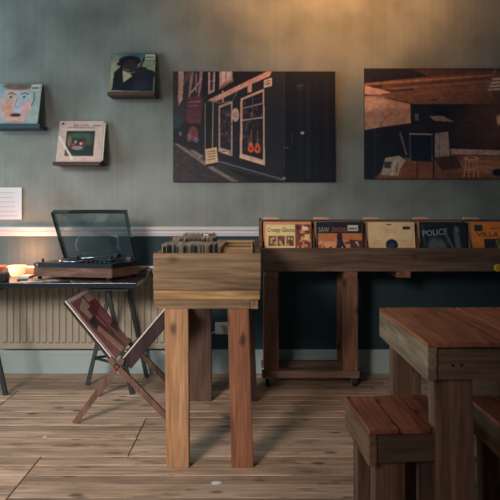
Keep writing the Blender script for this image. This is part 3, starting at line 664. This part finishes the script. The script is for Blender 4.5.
# ------------------------------------------------------------------ folding X rack with large sleeve
T = thing('folding_record_rack', 'folding wooden X rack with sling panels on floor before desk', 'magazine rack', (-.74, 3.8, 0))
yf, yr = 3.58, 4.085
PV = Vector((-.733, 0, .314)); FL = Vector((-.967, 0, 0)); FR = Vector((-.425, 0, 0))
TL = Vector((-1.028, 0, .676)); TR = Vector((-.44, 0, .66))
def Y(v, y_): return Vector((v.x, y_, v.z))
for y_ in (yf+.004, yr):
    b = BM(); bar(b, Y(FL, y_), Y(PV+(PV-FL)*.14, y_), .032, .020); obj('leg', b, M_stick, T)
    b = BM(); bar(b, Y(FR, y_), Y(PV-(FR-PV)*.14, y_), .032, .020); obj('leg', b, M_stick, T)
b = BM(); tube(b, [Y(PV, yf-.012), Y(PV, yr+.012)], .011, 14); obj('pivot_rod', b, M_stick, T)
nL = Vector((TL.z-PV.z, 0, -(TL.x-PV.x))).normalized()
nR = Vector((-(TR.z-PV.z), 0, TR.x-PV.x)).normalized()
def panel(A_, B_, off, th, y0, y1, mat, name, parent, label=None, n=None):
    b = BM(); dv = (B_-A_); ln = dv.length; z_ = dv.normalized(); M = Matrix((Vector((0, 1, 0)), n, z_)).transposed().to_4x4(); M.translation = A_+n*off
    box(b, y0, y1, 0, th, 0, ln, .001, M); return obj(name, b, mat, parent, label)
dark_ply = wood('dark_rack_panel', (36, 25, 28), (50, 35, 37), (62, 44, 44), 'z', .45, False)
upL = (TL-PV).normalized(); upR = (TR-PV).normalized()
panel(PV+upL*.03, TL-upL*.01, -.012, .010, yf, yr, dark_ply, 'back_panel', T, n=nL)
panel(PV+upR*.035, TR, -.068, .066, yf+.012, yr-.012, dark_ply, 'back_panel', T, n=nR)
# sleeve lying on left panel
def on_panel(name, label, A_, up, n, t, ink, w, h, group=None):
    S_ = lp(name, label, ink, group, t=t, w=w, h=h, gain=2.0)
    # local x -> +Y axis direction, local z -> up, local -y -> n
    x_ = Vector((0, 1, 0)); M = Matrix((x_, -n, up)).transposed().to_4x4()
    if M.determinant() < 0: x_ = -x_; M = Matrix((x_, -n, up)).transposed().to_4x4()
    M.translation = A_+n*(t/2+.0005)+Vector((0, (yf+yr)/2, 0)); S_.matrix_world = M; return S_
I = Ink(150, 170, 0, 0, 1, 1, (118, 62, 66))
# u runs front->back of rack, v from top to bottom
I.poly([(0, 0), (1, 0), (1, 1), (0, 1)], (204, 172, 172)); I.poly([(.085, .05), (1, .05), (1, 1), (.085, 1)], (128, 74, 80))
I.poly([(.2, .18), (.62, .06), (.98, .06), (.98, .17), (.66, .17), (.66, .24), (.42, .24), (.42, .4), (.28, .4)], (166, 150, 130)); I.poly([(.42, .24), (.66, .24), (.66, .17), (.8, .17), (.84, .34), (.46, .42)], (110, 50, 58)); I.poly([(.16, .40), (.44, .36), (.5, .5), (.2, .54)], (44, 46, 52))
I.poly([(.22, .56), (.34, .52), (.6, .98), (.42, 1)], (176, 140, 126)); I.poly([(.5, .4), (.96, .3), (.98, .66), (.6, .9)], (150, 92, 98)); I.poly([(.74, .62), (.98, .58), (.98, .74), (.8, .78)], (52, 50, 52)); I.poly([(.4, .5), (.5, .48), (.74, .96), (.64, .98)], (60, 44, 50)); I.line([(.62, .06), (.66, .96)], .05, (48, 36, 48)); I.line([(.3, .56), (.52, .98)], .02, (90, 60, 60))
I.noise(.12, 10); I.blur(1)
if True:
    ss = on_panel('record_sleeve', 'large maroon and cream sleeve lying on left side of X rack', PV+upL*.034, upL, nL, .007, I, .490, .425)
I = Ink(60, 60, 0, 0, 1, 1, (196, 188, 190)); I.poly([(.08, .08), (.92, .08), (.92, .92), (.08, .92)], (120, 100, 104)); I.blur(1)
on_panel('record_sleeve', 'white edged sleeve lying on right side of X rack', PV+upR*.045, upR, nR, .006, I, .490, .42)

# ------------------------------------------------------------------ crate of singles on its stand
bx0, bx1, by0, by1 = -.443, .050, 2.975, 4.06
T = thing('crate_stand', 'tall pallet wood crate stand of singles on four thick legs', 'stand', (-.2, 3.5, 0))
b = BM(); box(b, bx0, bx1, by0, by0+.022, .816, .985, .003); obj('front_board', b, M_cx, T)
b = BM(); box(b, bx0+.002, bx1-.004, by0, by0+.022, .773, .8145, .003); obj('front_board', b, wood('pale_pallet_strip', (120, 92, 58), (166, 132, 88), (190, 154, 108), 'x'), T)
b = BM(); box(b, bx0, bx1, by1-.022, by1, .773, .985, .003); obj('rear_board', b, M_cx, T)
for xx in (bx0, bx1-.022):
    b = BM(); box(b, xx, xx+.022, by0+.0225, by1-.0225, .773, .985, .003); obj('side_board', b, M_cy, T)
b = BM(); box(b, bx0+.023, bx1-.023, by0+.023, by1-.023, .815, .83, 0); obj('box_base', b, M_cy, T)
for y_ in (by0+.004, by1-.052):
    b = BM(); box(b, -.424, .0, y_, y_+.04, .731, .7725, .002); obj('frame_rail', b, M_rx if y_ > 3.5 else M_cx, T)
b = BM(); box(b, .0005, .037, by0+.010, by1-.012, .729, .7725, .002); obj('side_rail', b, M_cy, T)
b = BM(); box(b, -.462+.022, -.4245, by0+.014, by1-.012, .731, .7725, .002); obj('side_rail', b, M_cy, T)
def slleg(x0, x1, x0b, x1b, y0, y1, ztop, mat, parent, name='leg'):
    b = BM(); t = bmesh.new(); bmesh.ops.create_cube(t, size=1)
    for v in t.verts:
        top = v.co.z > 0; l, r_ = (x0, x1) if top else (x0b, x1b)
        v.co = Vector((l if v.co.x < 0 else r_, y0 if v.co.y < 0 else y1, ztop if top else 0))
    bmesh.ops.bevel(t, geom=t.edges[:], offset=.003, segments=2, affect='EDGES'); _join(b, t); return obj(name, b, mat, parent)
yL = by0+.006
slleg(-.392, -.284, -.385, -.280, yL, yL+.06, .7305, M_cleg, T)
slleg(-.103, -.006, -.085, .016, yL, yL+.06, .7305, M_cleg2, T)
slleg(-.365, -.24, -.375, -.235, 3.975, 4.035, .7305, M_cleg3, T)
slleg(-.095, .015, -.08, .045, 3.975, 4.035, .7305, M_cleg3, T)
# brace notch: rack foot block
# singles, edge on, three rows at the left
pal = [((60, 80, 96), 'dark blue'), ((150, 118, 84), 'brown'), ((190, 190, 192), 'pale grey'), ((226, 206, 182), 'cream'), ((124, 138, 152), 'slate'), ((182, 116, 86), 'rust'), ((46, 46, 52), 'black'), ((204, 170, 120), 'tan')]
smat = [plain('single_'+n_.replace(' ', '_'), c_, .7, var=.2, scale=50) for c_, n_ in pal]
for mt in smat:                                     # handled paper: the mouth edge of every sleeve is rubbed pale
    nt = mt.node_tree; b_ = nt.nodes['Principled BSDF']; srcs = b_.inputs['Base Color'].links[0].from_socket
    tc = N(nt, 'ShaderNodeTexCoord'); sp_ = N(nt, 'ShaderNodeSeparateXYZ'); nt.links.new(tc.outputs['Object'], sp_.inputs[0])
    oi = N(nt, 'ShaderNodeObjectInfo'); ad = N(nt, 'ShaderNodeMath', operation='MULTIPLY_ADD'); nt.links.new(oi.outputs['Random'], ad.inputs[0]); ad.inputs[1].default_value = .010; nt.links.new(sp_.outputs[2], ad.inputs[2])
    mr_ = N(nt, 'ShaderNodeMapRange'); mr_.inputs[1].default_value = .172; mr_.inputs[2].default_value = .181; mr_.inputs[4].default_value = .8; nt.links.new(ad.outputs[0], mr_.inputs[0])
    mx_ = N(nt, 'ShaderNodeMix', data_type='RGBA'); nt.links.new(mr_.outputs[0], mx_.inputs[0]); nt.links.new(srcs, mx_.inputs[6]); mx_.inputs[7].default_value = L4((234, 222, 214)); nt.links.new(mx_.outputs[2], b_.inputs['Base Color'])
m_vinyl = plain('vinyl', (14, 14, 16), .3)
protos = []
for (c_, n_), mt in zip(pal, smat):
    b = BM(); S_ = .178; tt = .0042
    # paper sleeve: two leaves joined at bottom and sides, mouth worn open at the top, disc between
    for sx in (-1, 1):
        vs = []
        ny = 8
        for j in range(2):
            row = []
            for i in range(ny+1):
                yy = -S_/2+S_*i/ny; z = 0 if j == 0 else S_-.004*math.sin(i*1.3+sx)
                row.append(b.verts.new((sx*(.0004 if j == 0 else .0016), yy, z)))
            vs.append(row)
        for i in range(ny): b.faces.new((vs[0][i], vs[0][i+1], vs[1][i+1], vs[1][i]))
    me_o = obj('single_record', b, mt); md = me_o.modifiers.new('paper', 'SOLIDIFY'); md.thickness = .0007
    b = BM(); seg = 28; r0 = .087
    lathe(b, [(0, -.0005), (r0, -.0005), (r0, .0005), (0, .0005)], (0, 0, 0), 32, Matrix.Translation((0, 0, .09)) @ Matrix.Rotation(math.pi/2, 4, 'Y'))
    dob = obj('vinyl_disc', b, m_vinyl, me_o)
    protos.append(me_o)
first = [True]*len(protos)
def single(k_, x, y_, z, tilt, yaw, label, group):
    if first[k_]: o = protos[k_]; first[k_] = False
    else: o = copy_tree(protos[k_])
    o.location = (x, y_, z); o.rotation_euler = (0, tilt, yaw); tag(o, label, 'record', group)
fl = .8305
rows_ = [('front', -.408, -.158, 3.115, 30, .012), ('middle', -.385, -.17, 3.325, 27, .030), ('rear', -.355, -.19, 3.535, 20, .036)]
for rn, xa, xb, yc, n_, up_ in rows_:
    # plinth board lifting this row so that tops show above the rim
    b = BM(); box(b, xa-.012, xb+.012, yc-.096, yc+.096, fl, fl+up_, .001)
    o = obj('lifting_board', b, M_cx, T)
    zz = fl+up_+.0005
    for i in range(n_):
        k_ = random.choice([0, 1, 2, 3, 4, 5, 6, 7, 0, 2, 3, 4]) if i else 3; x = xa+(xb-xa)*(i+.5)/n_
        ph = .02*math.sin(i*.5+len(rn))
        single(k_, x, yc+random.uniform(-.004, .004), zz+random.uniform(0, .007), ph, random.uniform(-.01, .01),
               'worn %s 7-inch single standing edge-on in the %s row of the crate' % (pal[k_][1], rn), 'singles in the %s row of the crate, %s sleeves' % (rn, pal[k_][1]))
for i, o in enumerate(protos):
    if first[i]: o.location = (-.3, 3.3, fl+.02)
# a white divider card standing above the middle row
b = BM(); box(b, -.012, .012, -.0015, .0015, 0, .22, .0005); o = obj('divider_card', b, M_card); o.location = (-.231, 3.4275, fl+.001); tag(o, 'small white index card standing above the back of the singles', 'card')
# kraft sleeves facing the camera at the right
for i in range(9):
    y_ = 3.06+i*.105
    b = BM(); w2 = .150; h2 = .172+random.uniform(-.004, .004)
    box(b, -w2/2, w2/2, -.0015, .0015, 0, h2, .0006)
    o = obj('kraft_sleeve', b, [M_kraft, plain('kraft_light', (176, 146, 104), .8), plain('kraft_dark', (112, 84, 58), .8)][i % 3])
    o.location = (-.066+.004*math.sin(i*2), y_, fl+.001); o.rotation_euler = (-.35+.05*math.sin(i*3), 0, .03*math.sin(i)); tag(o, 'brown card sleeve leaning back at the right side of the crate, facing front', 'record sleeve', 'brown card sleeves at the right of the crate')

# ------------------------------------------------------------------ long record rack
yf, yb_ = 4.276, 4.62
RX0, RX1 = .075, 1.85
T = thing('record_rack', 'long dark wooden record browser on wheeled legs along back wall', 'record rack', (1.0, 4.45, 0))
b = BM(); box(b, RX0+.008, RX1, yf, yf+.022, .763, .917, .003); obj('front_board', b, M_rx, T)
b = BM(); M = None
t_ = bmesh.new()
prf = [(yf, .763), (yb_-.06, .763), (yb_-.06, 1.108), (yb_-.10, 1.108), (yf, .93)]
for x_ in (RX0-.014, RX1):
    b = BM(); extrude_x(b, prf, x_, x_+.02); obj('side_board', b, M_ry, T)
b = BM(); box(b, RX0+.008, RX1, yb_-.08, yb_-.062, .763, 1.095, .002); obj('rear_board', b, M_rx, T)
b = BM(); box(b, RX0+.008, RX1-.001, yf+.0225, yb_-.082, .763, .775, 0); obj('rack_base', b, M_rx, T)
secs = []
s0 = RX0+.012; pitchS = .3465
for i in range(5):
    x0 = s0+i*pitchS; secs.append(x0)
    if i:
        b = BM(); extrude_x(b, [(yf+.03, .776), (yb_-.084, .776), (yb_-.084, 1.07), (yf+.13, 1.04), (yf+.03, .93)], x0-.012, x0-.004); obj('partition', b, M_rz, T)
for xa, xb in ((.095, .187), (.617, .708), (.968, 1.058)):
    b = BM(); box(b, xa, xb, yf+.001, yb_-.02, .722, .7625, .002); obj('cross_beam', b, M_ry, T)
for xa, xb in ((.092, .190), (.612, .711)):
    b = BM(); box(b, xa, xb, yf+.006, yf+.05, .108, .7215, .003); obj('leg', b, M_rz, T)
    b = BM(); box(b, xa, xb, yb_-.075, yb_-.03, .108, .7215, .003); obj('leg', b, M_rz, T)
    b = BM(); box(b, xa+.02, xb-.02, yf+.051, yb_-.076, .062, .107, .003); obj('base_side_rail', b, M_ry, T)
for y_ in (yf, yb_-.085):
    b = BM(); box(b, .078, .722, y_, y_+.05, .062, .1075, .003); obj('base_rail', b, M_rx if y_ > 4.4 else M_ta, T)
for x_ in (.115, .69):
    for y_ in (yf+.03, yb_-.06):
        b = BM(); lathe(b, [(0, -.011), (.022, -.012), (.0285, -.008), (.0285, .008), (.022, .012), (0, .012)], (0, 0, 0), 24, Matrix.Translation((x_, y_, .0285)) @ Matrix.Rotation(math.pi/2, 4, 'Y')); w = obj('caster_wheel', b, M_rubber, T)
        b = BM(); box(b, x_-.02, x_+.02, y_-.02, y_+.02, .055, .0617, .001); box(b, x_-.018, x_-.014, y_-.012, y_+.012, .02, .056, .001); box(b, x_+.014, x_+.018, y_-.012, y_+.012, .02, .056, .001); obj('caster_fork', b, M_metal, w)
covers = []
def cvr(bg): return Ink(110, 110, 0, 0, 1, 1, bg)
# 1 comic page
I = cvr((206, 150, 104)); I.poly([(0, 0), (1, 0), (1, .05), (0, .05)], (206, 130, 92)); I.poly([(.04, .06), (.66, .06), (.66, .58), (.04, .58)], (226, 186, 130)); I.poly([(.66, .05), (1, .05), (1, 1), (.66, 1)], (120, 60, 44))
for q_ in range(60): I.ell(random.uniform(.7, .98), random.uniform(.08, .95), random.uniform(.015, .04), random.uniform(.015, .05), random.choice([(60, 40, 40), (196, 130, 96), (160, 50, 40), (200, 150, 90), (50, 62, 70)]))
for q_ in range(3):
    xa = .08+q_*.19; I.poly([(xa, .30), (xa+.17, .30), (xa+.17, .52), (xa, .52)], (112, 74, 52))
    for r_ in range(6): I.ell(xa+random.uniform(.02, .15), random.uniform(.33, .5), .02, .03, random.choice([(214, 150, 110), (60, 44, 44), (190, 160, 120)]))
for q_ in range(50): I.ell(random.uniform(.05, .62), random.uniform(.6, .95), random.uniform(.02, .05), random.uniform(.02, .05), random.choice([(90, 56, 46), (196, 130, 96), (160, 60, 44), (214, 170, 120)]))
I.poly([(.8, .1), (.92, .1), (.92, .17), (.8, .17)], (214, 190, 180)); I.poly([(.86, .26), (.97, .26), (.97, .4), (.86, .4)], (206, 170, 110))
covers.append((I, 'cream and orange comic style record sleeve, first at left in rack', [('Creepy Ghosts', .042, -.137, .246, .18, M_ink)], None))
# 2 black banner
I = cvr((150, 92, 62)); I.poly([(0, 0), (1, 0), (1, 1), (0, 1)], (30, 34, 40)); I.poly([(.03, .24), (.98, .24), (.98, .97), (.03, .97)], (176, 104, 66)); I.ell(.5, .33, .06, .12, (36, 30, 36)); I.ell(.3, .5, .2, .09, (206, 140, 98), .9, .5); I.ell(.66, .5, .12, .1, (200, 130, 90), .8, .5); I.poly([(.45, .4), (.56, .4), (.66, .62), (.4, .62)], (40, 34, 44)); I.poly([(.7, .38), (.98, .4), (.98, .6), (.74, .6)], (70, 48, 48))
for q_ in range(30): I.ell(random.uniform(.05, .95), random.uniform(.42, .7), random.uniform(.01, .04), random.uniform(.01, .03), random.choice([(70, 44, 44), (214, 150, 104), (110, 60, 44)]))
covers.append((I, 'record sleeve with black title band over orange landscape, second in rack', [('SAW', .046, -.142, .245, .07, M_tink), ('DWOND', .046, -.052, .245, .10, M_oink)], (.055, .125, .252, .292)))
# 3 cream with centre hole
I = cvr((224, 176, 134)); I.ell(.5, .5, .13, .13, (24, 34, 44)); I.ell(.5, .5, .06, .06, (40, 60, 78)); I.line([(.41, .055), (.49, .055)], .022, (60, 40, 40))
for yy, a_, b_ in ((.17, .38, .56), (.22, .34, .60), (.40, .12, .24), (.45, .06, .3), (.5, .08, .3), (.55, .1, .28), (.42, .7, .94), (.48, .66, .96), (.54, .68, .92)): I.line([(a_, yy), (b_, yy)], .012, (168, 116, 88), .8)
I.poly([(.75, .1), (.9, .1), (.9, .16), (.75, .16)], (50, 40, 44)); I.line([(.95, .05), (.95, .4)], .01, (180, 130, 100)); I.ell(.25, .7, .2, .2, (206, 156, 120), .5, 1)
covers.append((I, 'plain cream record sleeve with round centre hole, third in rack', [], None))
# 4 dark blue
I = cvr((22, 34, 46)); 
for cx, cy, rx_, ry_, r_ in ((.28, .5, .12, .16, .2), (.48, .55, .08, .2, -.3), (.8, .42, .06, .3, -.1)): I.ell(cx, cy, rx_, ry_, (92, 96, 92), .8, .7, r_)
I.line([(.58, .3), (.72, .62)], .03, (84, 104, 120)); I.line([(.52, .26), (.62, .5)], .02, (60, 84, 104)); I.ell(.8, .16, .05, .06, (110, 108, 98), .8, .5); I.line([(.06, .06), (.1, .6)], .015, (96, 92, 84), .8); I.ell(.2, .62, .05, .05, (130, 140, 150), .6, .8)
covers.append((I, 'dark blue record sleeve lettered POLICE, fourth in rack', [('POLICE', .056, -.138, .215, .165, M_tink)], None))
# 5 orange
I = cvr((206, 120, 58)); I.poly([(.07, .06), (.24, .06), (.24, .2), (.07, .2)], (46, 54, 56)); I.poly([(.26, .36), (.7, .36), (.7, .9), (.26, .9)], (46, 44, 48)); I.line([(.4, .14), (.8, .12)], .014, (80, 50, 44)); I.ell(.6, .5, .1, .16, (120, 76, 52), .7, .6)
covers.append((I, 'orange record sleeve with dark square picture at the right of rack', [('VILLA TO', .042, -.12, .215, .24, M_ink)], None))
# 6 beyond the frame edge
I = cvr((120, 110, 100)); I.ell(.5, .5, .3, .3, (60, 70, 90)); covers.append((I, 'grey record sleeve at the far right end of the rack', [], None))
edgem = [plain('sleeve_edge_%s' % n_, c_, .7, var=.25, scale=80) for n_, c_ in (('cream', (186, 150, 122)), ('orange', (176, 112, 80)), ('navy', (36, 50, 64)), ('brown', (104, 74, 58)), ('grey', (128, 122, 116)), ('black', (30, 30, 34)))]
ord_ = ['first', 'second', 'third', 'fourth', 'fifth', 'sixth']
short = ['comic style sleeve', 'black banded sleeve', 'cream centre hole sleeve', 'dark blue lettered sleeve', 'orange sleeve', 'far right grey sleeve']
back = []
for k_ in range(6):
    b = BM(); box(b, -LPW/2, LPW/2, -.003, .003, 0, LPW, .001); o = obj('record_sleeve', b, edgem[k_]); back.append([o, False])
for i in range(5):
    xs0 = secs[i]; xc = xs0+pitchS/2-.008
    I, lab, txt, stk = covers[i]; I.noise(.06, 8); I.blur(1)
    A = lp('record_sleeve', lab, I, None, gain=1.5, edge=edgem[(0, 4, 0, 2, 1, 4)[i]])
    for s_, sz, tx, tz, wd, mt in txt:
        MM = T_on(tx, tz)
        if s_ == 'POLICE': MM = T_on(tx, tz) @ Matrix.Rotation(.10, 4, 'Z')
        lettering('title_lettering', s_, sz, MM, mt, A, None, width=wd)
    if stk: sticker(A, *stk)
    tilt = -.20
    A.location = (xc+.002, yf+.036, .7775); A.rotation_euler = (tilt, 0, random.uniform(-.012, .012))
    for j in range(16):
        k_ = random.choice([0, 0, 1, 2, 3, 3, 4, 5])
        o, used = back[k_]
        if used: o = copy_tree(o)
        else: back[k_][1] = True
        th = -.20+.11*(j/15)
        o.location = (xc+random.uniform(-.006, .006), yf+.046+j*.0108, .7775); o.rotation_euler = (th, 0, 0)
        tag(o, 'upright record sleeve packed behind the %s, only its top edge showing' % short[i], 'record', 'sleeves packed behind the %s' % short[i])
    # index divider with white tab
    D = thing('index_divider', 'orange index divider with pale tab at back of the %s rack section from left' % ord_[i], 'divider', (xc, yb_-.096, .7775))
    b = BM(); box(b, xc-LPW/2, xc+LPW/2, yb_-.098, yb_-.0945, .7775, 1.098, .0005); obj('card_panel', b, edgem[3], D)
    b = BM(); box(b, xc-LPW/2-.004, xc-LPW/2+.105, yb_-.125, yb_-.0985, 1.098, 1.112, .002); obj('tab', b, M_kraft if i == 9 else plain('tab_card_%s' % 'abcdef'[i], (226, 170, 136), .6), D)
    b = BM(); box(b, xc-LPW/2+.0, xc-LPW/2+.085, yb_-.12, yb_-.105, 1.1123, 1.1145, .0005); obj('tab_insert', b, M_card, D)

# ------------------------------------------------------------------ table
X0, X1, Y0, Y1, ZT, ZU = .592, 1.268, 2.167, 2.895, .75, .623
T = thing('table', 'chunky wooden table with reddish plank top at right', 'table', (X0, Y0, 0))
for i in range(2):
    b = BM(); xa = X0+(0 if i == 0 else .3410); box(b, xa, xa+(.3285 if i == 0 else .3350), Y0+.002, Y1, ZT-.016, ZT, .003); obj('top_plank', b, M_tx, T)
for xx in (X0, X1-.032):
    b = BM(); box(b, xx+.0005, xx+.032, Y0, Y1, ZU, ZT-.0165, .003); obj('side_board', b, M_ts, T)
b = BM(); box(b, X0+.033, X1-.033, Y0+.014, Y0+.038, ZU, ZT-.024, .002); obj('apron', b, M_ta, T)
b = BM(); box(b, X0+.033, X1-.033, Y1-.03, Y1-.004, ZU, ZT-.0165, .002); obj('apron', b, M_ta, T)
for nx in (.682, .711):
    b = BM(); lathe(b, [(0, 0), (.005, 0), (.005, .002), (0, .002)], (0, 0, 0), 12, Matrix.Translation((nx, Y0+.0135, .672)) @ Matrix.Rotation(math.pi/2, 4, 'X')); obj('screw_head', b, M_bedge, T)
slleg(.626, .758, .640, .772, 2.206, 2.282, ZU-.001, M_tl, T)
slleg(1.10, 1.23, 1.09, 1.22, 2.206, 2.282, ZU-.001, M_tl, T)
slleg(.626, .745, .628, .747, 2.775, 2.850, ZU-.001, M_tl, T)
slleg(1.10, 1.23, 1.10, 1.23, 2.775, 2.850, ZU-.001, M_tl, T)
T.rotation_euler = (0, 0, .023)

# ------------------------------------------------------------------ benches
def bench(label, loc, rot):
    T = thing('bench', label, 'bench', (0, 0, 0), None)
    W_, D_, H_ = .33, .383, .45
    for i in range(3):
        b = BM(); xa = i*W_/3; box(b, xa+.001, xa+W_/3-.005, .002, D_, H_-.018, H_, .0025); obj('seat_plank', b, M_bt, T)
    for xx in (0, W_-.028):
        b = BM(); box(b, xx, xx+.028, 0, D_, .326, H_-.0185, .003); obj('side_board', b, M_bs, T)
    b = BM(); box(b, .029, W_-.029, .008, .030, .334, H_-.022, .002); obj('apron', b, M_bx, T)
    b = BM(); box(b, .029, W_-.029, D_-.03, D_-.006, .334, H_-.0185, .002); obj('apron', b, M_bx, T)
    for xa in (.03, W_-.135):
        b = BM(); box(b, xa, xa+.105, .035, .10, 0, .3255, .003); obj('leg', b, M_bl, T)
        b = BM(); box(b, xa-.005, xa+.10, D_-.10, D_-.036, 0, .3255, .003); obj('leg', b, M_bl, T)
    T.location = loc; T.rotation_euler = (0, 0, rot); return T
bench('small wooden plank bench half under the table, left side', (.402, 2.196, 0), .065)
bench('wooden bench in shade under the table behind the near leg', (.872, 2.20, 0), .03)

# ------------------------------------------------------------------ flowers at the right edge of the table
vx, vy = 1.03, 2.55
V = thing('flower_vase', 'vase with green leaves and yellow flower at right table edge', 'vase', (vx, vy, ZT))
b = BM(); lathe(b, [(0, ZT), (.03, ZT), (.036, ZT+.01), (.038, ZT+.06), (.02, ZT+.12), (.022, ZT+.15), (.018, ZT+.15), (.016, ZT+.12), (.033, ZT+.06), (.03, ZT+.012), (0, ZT+.01)], (vx, vy, 0), 32); obj('vase_body', b, plain('blue_glaze', (36, 62, 74), .3), V)
m_leaf = plain('leaf_green', (96, 128, 52), .5, var=.25); m_yel = plain('petal_yellow', (226, 180, 40), .5)
def leaf(p0, p1, w, mat, name='leaf', parent=V, droop=.02):
    b = BM(); p0, p1 = Vector(p0), Vector(p1); d_ = p1-p0; s_ = d_.cross(Vector((0, 1, .2))).normalized(); n = 8; L_, R_, Cn = [], [], []
    for i in range(n+1):
        t = i/n; c_ = p0+d_*t+Vector((0, 0, -droop*t*t)); ww = w*math.sin(math.pi*min(1, t*.95+.05))
        L_.append(b.verts.new(c_+s_*ww+Vector((0, -.004, 0)))); R_.append(b.verts.new(c_-s_*ww+Vector((0, -.004, 0)))); Cn.append(b.verts.new(c_))
    for i in range(n): b.faces.new((L_[i], L_[i+1], Cn[i+1], Cn[i])); b.faces.new((Cn[i], Cn[i+1], R_[i+1], R_[i]))
    o = obj(name, b, mat, parent); m_ = o.modifiers.new('t', 'SOLIDIFY'); m_.thickness = .0008; return o
top = Vector((vx, vy, ZT+.15))
for tx, tz, ln in ((-.065, 1.07, 0), (.06, 1.12, 0), (.09, 1.05, 0), (.0, 1.14, 0)):
    e_ = Vector((vx+tx, vy, tz)); b = BM(); tube(b, [top+Vector((0, 0, -.12)), top, top.lerp(e_, .5)+Vector((0, 0, .02)), e_], .0018, 6); obj('stem', b, m_leaf, V)
leaf((vx-.02, vy, 1.02), (vx-.055, vy, 1.09), .014, m_leaf); leaf((vx+.0, vy, 1.0), (vx+.08, vy, 1.10), .02, m_leaf); leaf((vx, vy, 1.03), (vx+.02, vy, 1.14), .02, m_leaf)
for cx_, cz_ in ((vx-.058, .962), (vx+.06, 1.13)):
    fo = None
    b = BM()
    for k_ in range(7):
        a_ = 2*math.pi*k_/7; lathe(b, [(0, -.002), (.007, -.001), (.007, .001), (0, .002)], (cx_+.009*math.cos(a_), vy-.004, cz_+.009*math.sin(a_)), 10, Matrix.Rotation(math.pi/2, 4, 'X'))
    lathe(b, [(0, -.004), (.005, 0), (0, .004)], (cx_, vy-.006, cz_), 10, Matrix.Rotation(math.pi/2, 4, 'X')); obj('flower_head', b, m_yel, V, 'small yellow flower')
b = BM(); tube(b, [top+Vector((0, 0, -.02)), (vx-.02, vy, .925), (vx-.058, vy, .962)], .0016, 6); obj('stem', b, m_leaf, V)

# ------------------------------------------------------------------ scraps on the floor
def scrap(label, px, py, r):
    d_ = CZ*F/(py-HY); x = (px-250)*d_/F
    b = BM(); pts_ = [(r*1.5*math.cos(a_)*random.uniform(.6, 1), r*math.sin(a_)*random.uniform(.6, 1)) for a_ in [i*math.pi/3 for i in range(6)]]
    prism(b, pts_, 0, .0012, 0); o = obj('paper_scrap', b, M_white); o.location = (x, d_, .0005); tag(o, label, 'paper scrap')
scrap('larger white paper scrap on floor between the crate stand front legs', 216, 483, .02)
scrap('tiny white paper fleck on bare floor at left', 44.5, 437, .009)

# ------------------------------------------------------------------ light
def area(name, loc, rot, sx, sy, power, col):
    l = bpy.data.lights.new(name, 'AREA'); l.shape = 'RECTANGLE'; l.size = sx; l.size_y = sy; l.energy = power; l.color = col
    o = bpy.data.objects.new(name, l); C.objects.link(o); o.location = loc; o.rotation_euler = rot; return o
area('window_daylight', (XL-.02, (W0+W1)/2, (WZ0+WZ1)/2), (0, -math.pi/2, 0), 1.9, 2.1, 72, (.68, .90, 1.0))
ra = area('rear_window_daylight', (-2.3, YB+.1, 2.6), (0, 0, 0), 1.2, 1.2, 27, (1.0, .88, .80))
ra.rotation_euler = (Vector((-.95, 3.5, .3))-ra.location).to_track_quat('-Z', 'Y').to_euler(); ra.data.spread = math.radians(44)
sp = bpy.data.lights.new('ceiling_spot', 'SPOT'); sp.energy = 170; sp.color = (1.0, .45, .16); sp.spot_size = math.radians(110); sp.spot_blend = 1.0; sp.shadow_soft_size = .05
so = bpy.data.objects.new('ceiling_spot', sp); C.objects.link(so); so.location = (.6, 3.35, 3.0)
so.rotation_euler = (Vector((.6, 4.64, 3.1))-Vector(so.location)).to_track_quat('-Z', 'Y').to_euler()
cl = bpy.data.lights.new('candle_light', 'POINT'); cl.energy = 5.0; cl.color = (1.0, .33, .15); cl.shadow_soft_size = .03
co_ = bpy.data.objects.new('candle_light', cl); C.objects.link(co_); co_.location = (c.x+.02, c.y+.12, DZ+.15)

w = bpy.data.worlds.new('World'); bpy.context.scene.world = w; w.use_nodes = True
w.node_tree.nodes['Background'].inputs[0].default_value = (.62, .68, .76, 1); w.node_tree.nodes['Background'].inputs[1].default_value = .20

cam = bpy.data.cameras.new('camera'); co = bpy.data.objects.new('camera', cam); C.objects.link(co)
co.location = (0, 0, CZ); co.rotation_euler = (math.pi/2, 0, 0)
cam.sensor_width = 36; cam.sensor_fit = 'HORIZONTAL'; cam.lens = F/500*36; cam.shift_y = -48/500; cam.clip_start = .05
cam.dof.use_dof = True; cam.dof.focus_distance = 3.6; cam.dof.aperture_fstop = 5.0
sc = bpy.context.scene; sc.camera = co
sc.view_settings.view_transform = 'Standard'; sc.view_settings.look = 'None'; sc.view_settings.gamma = 1; sc.view_settings.use_curve_mapping = False
sc.view_settings.exposure = -0.22
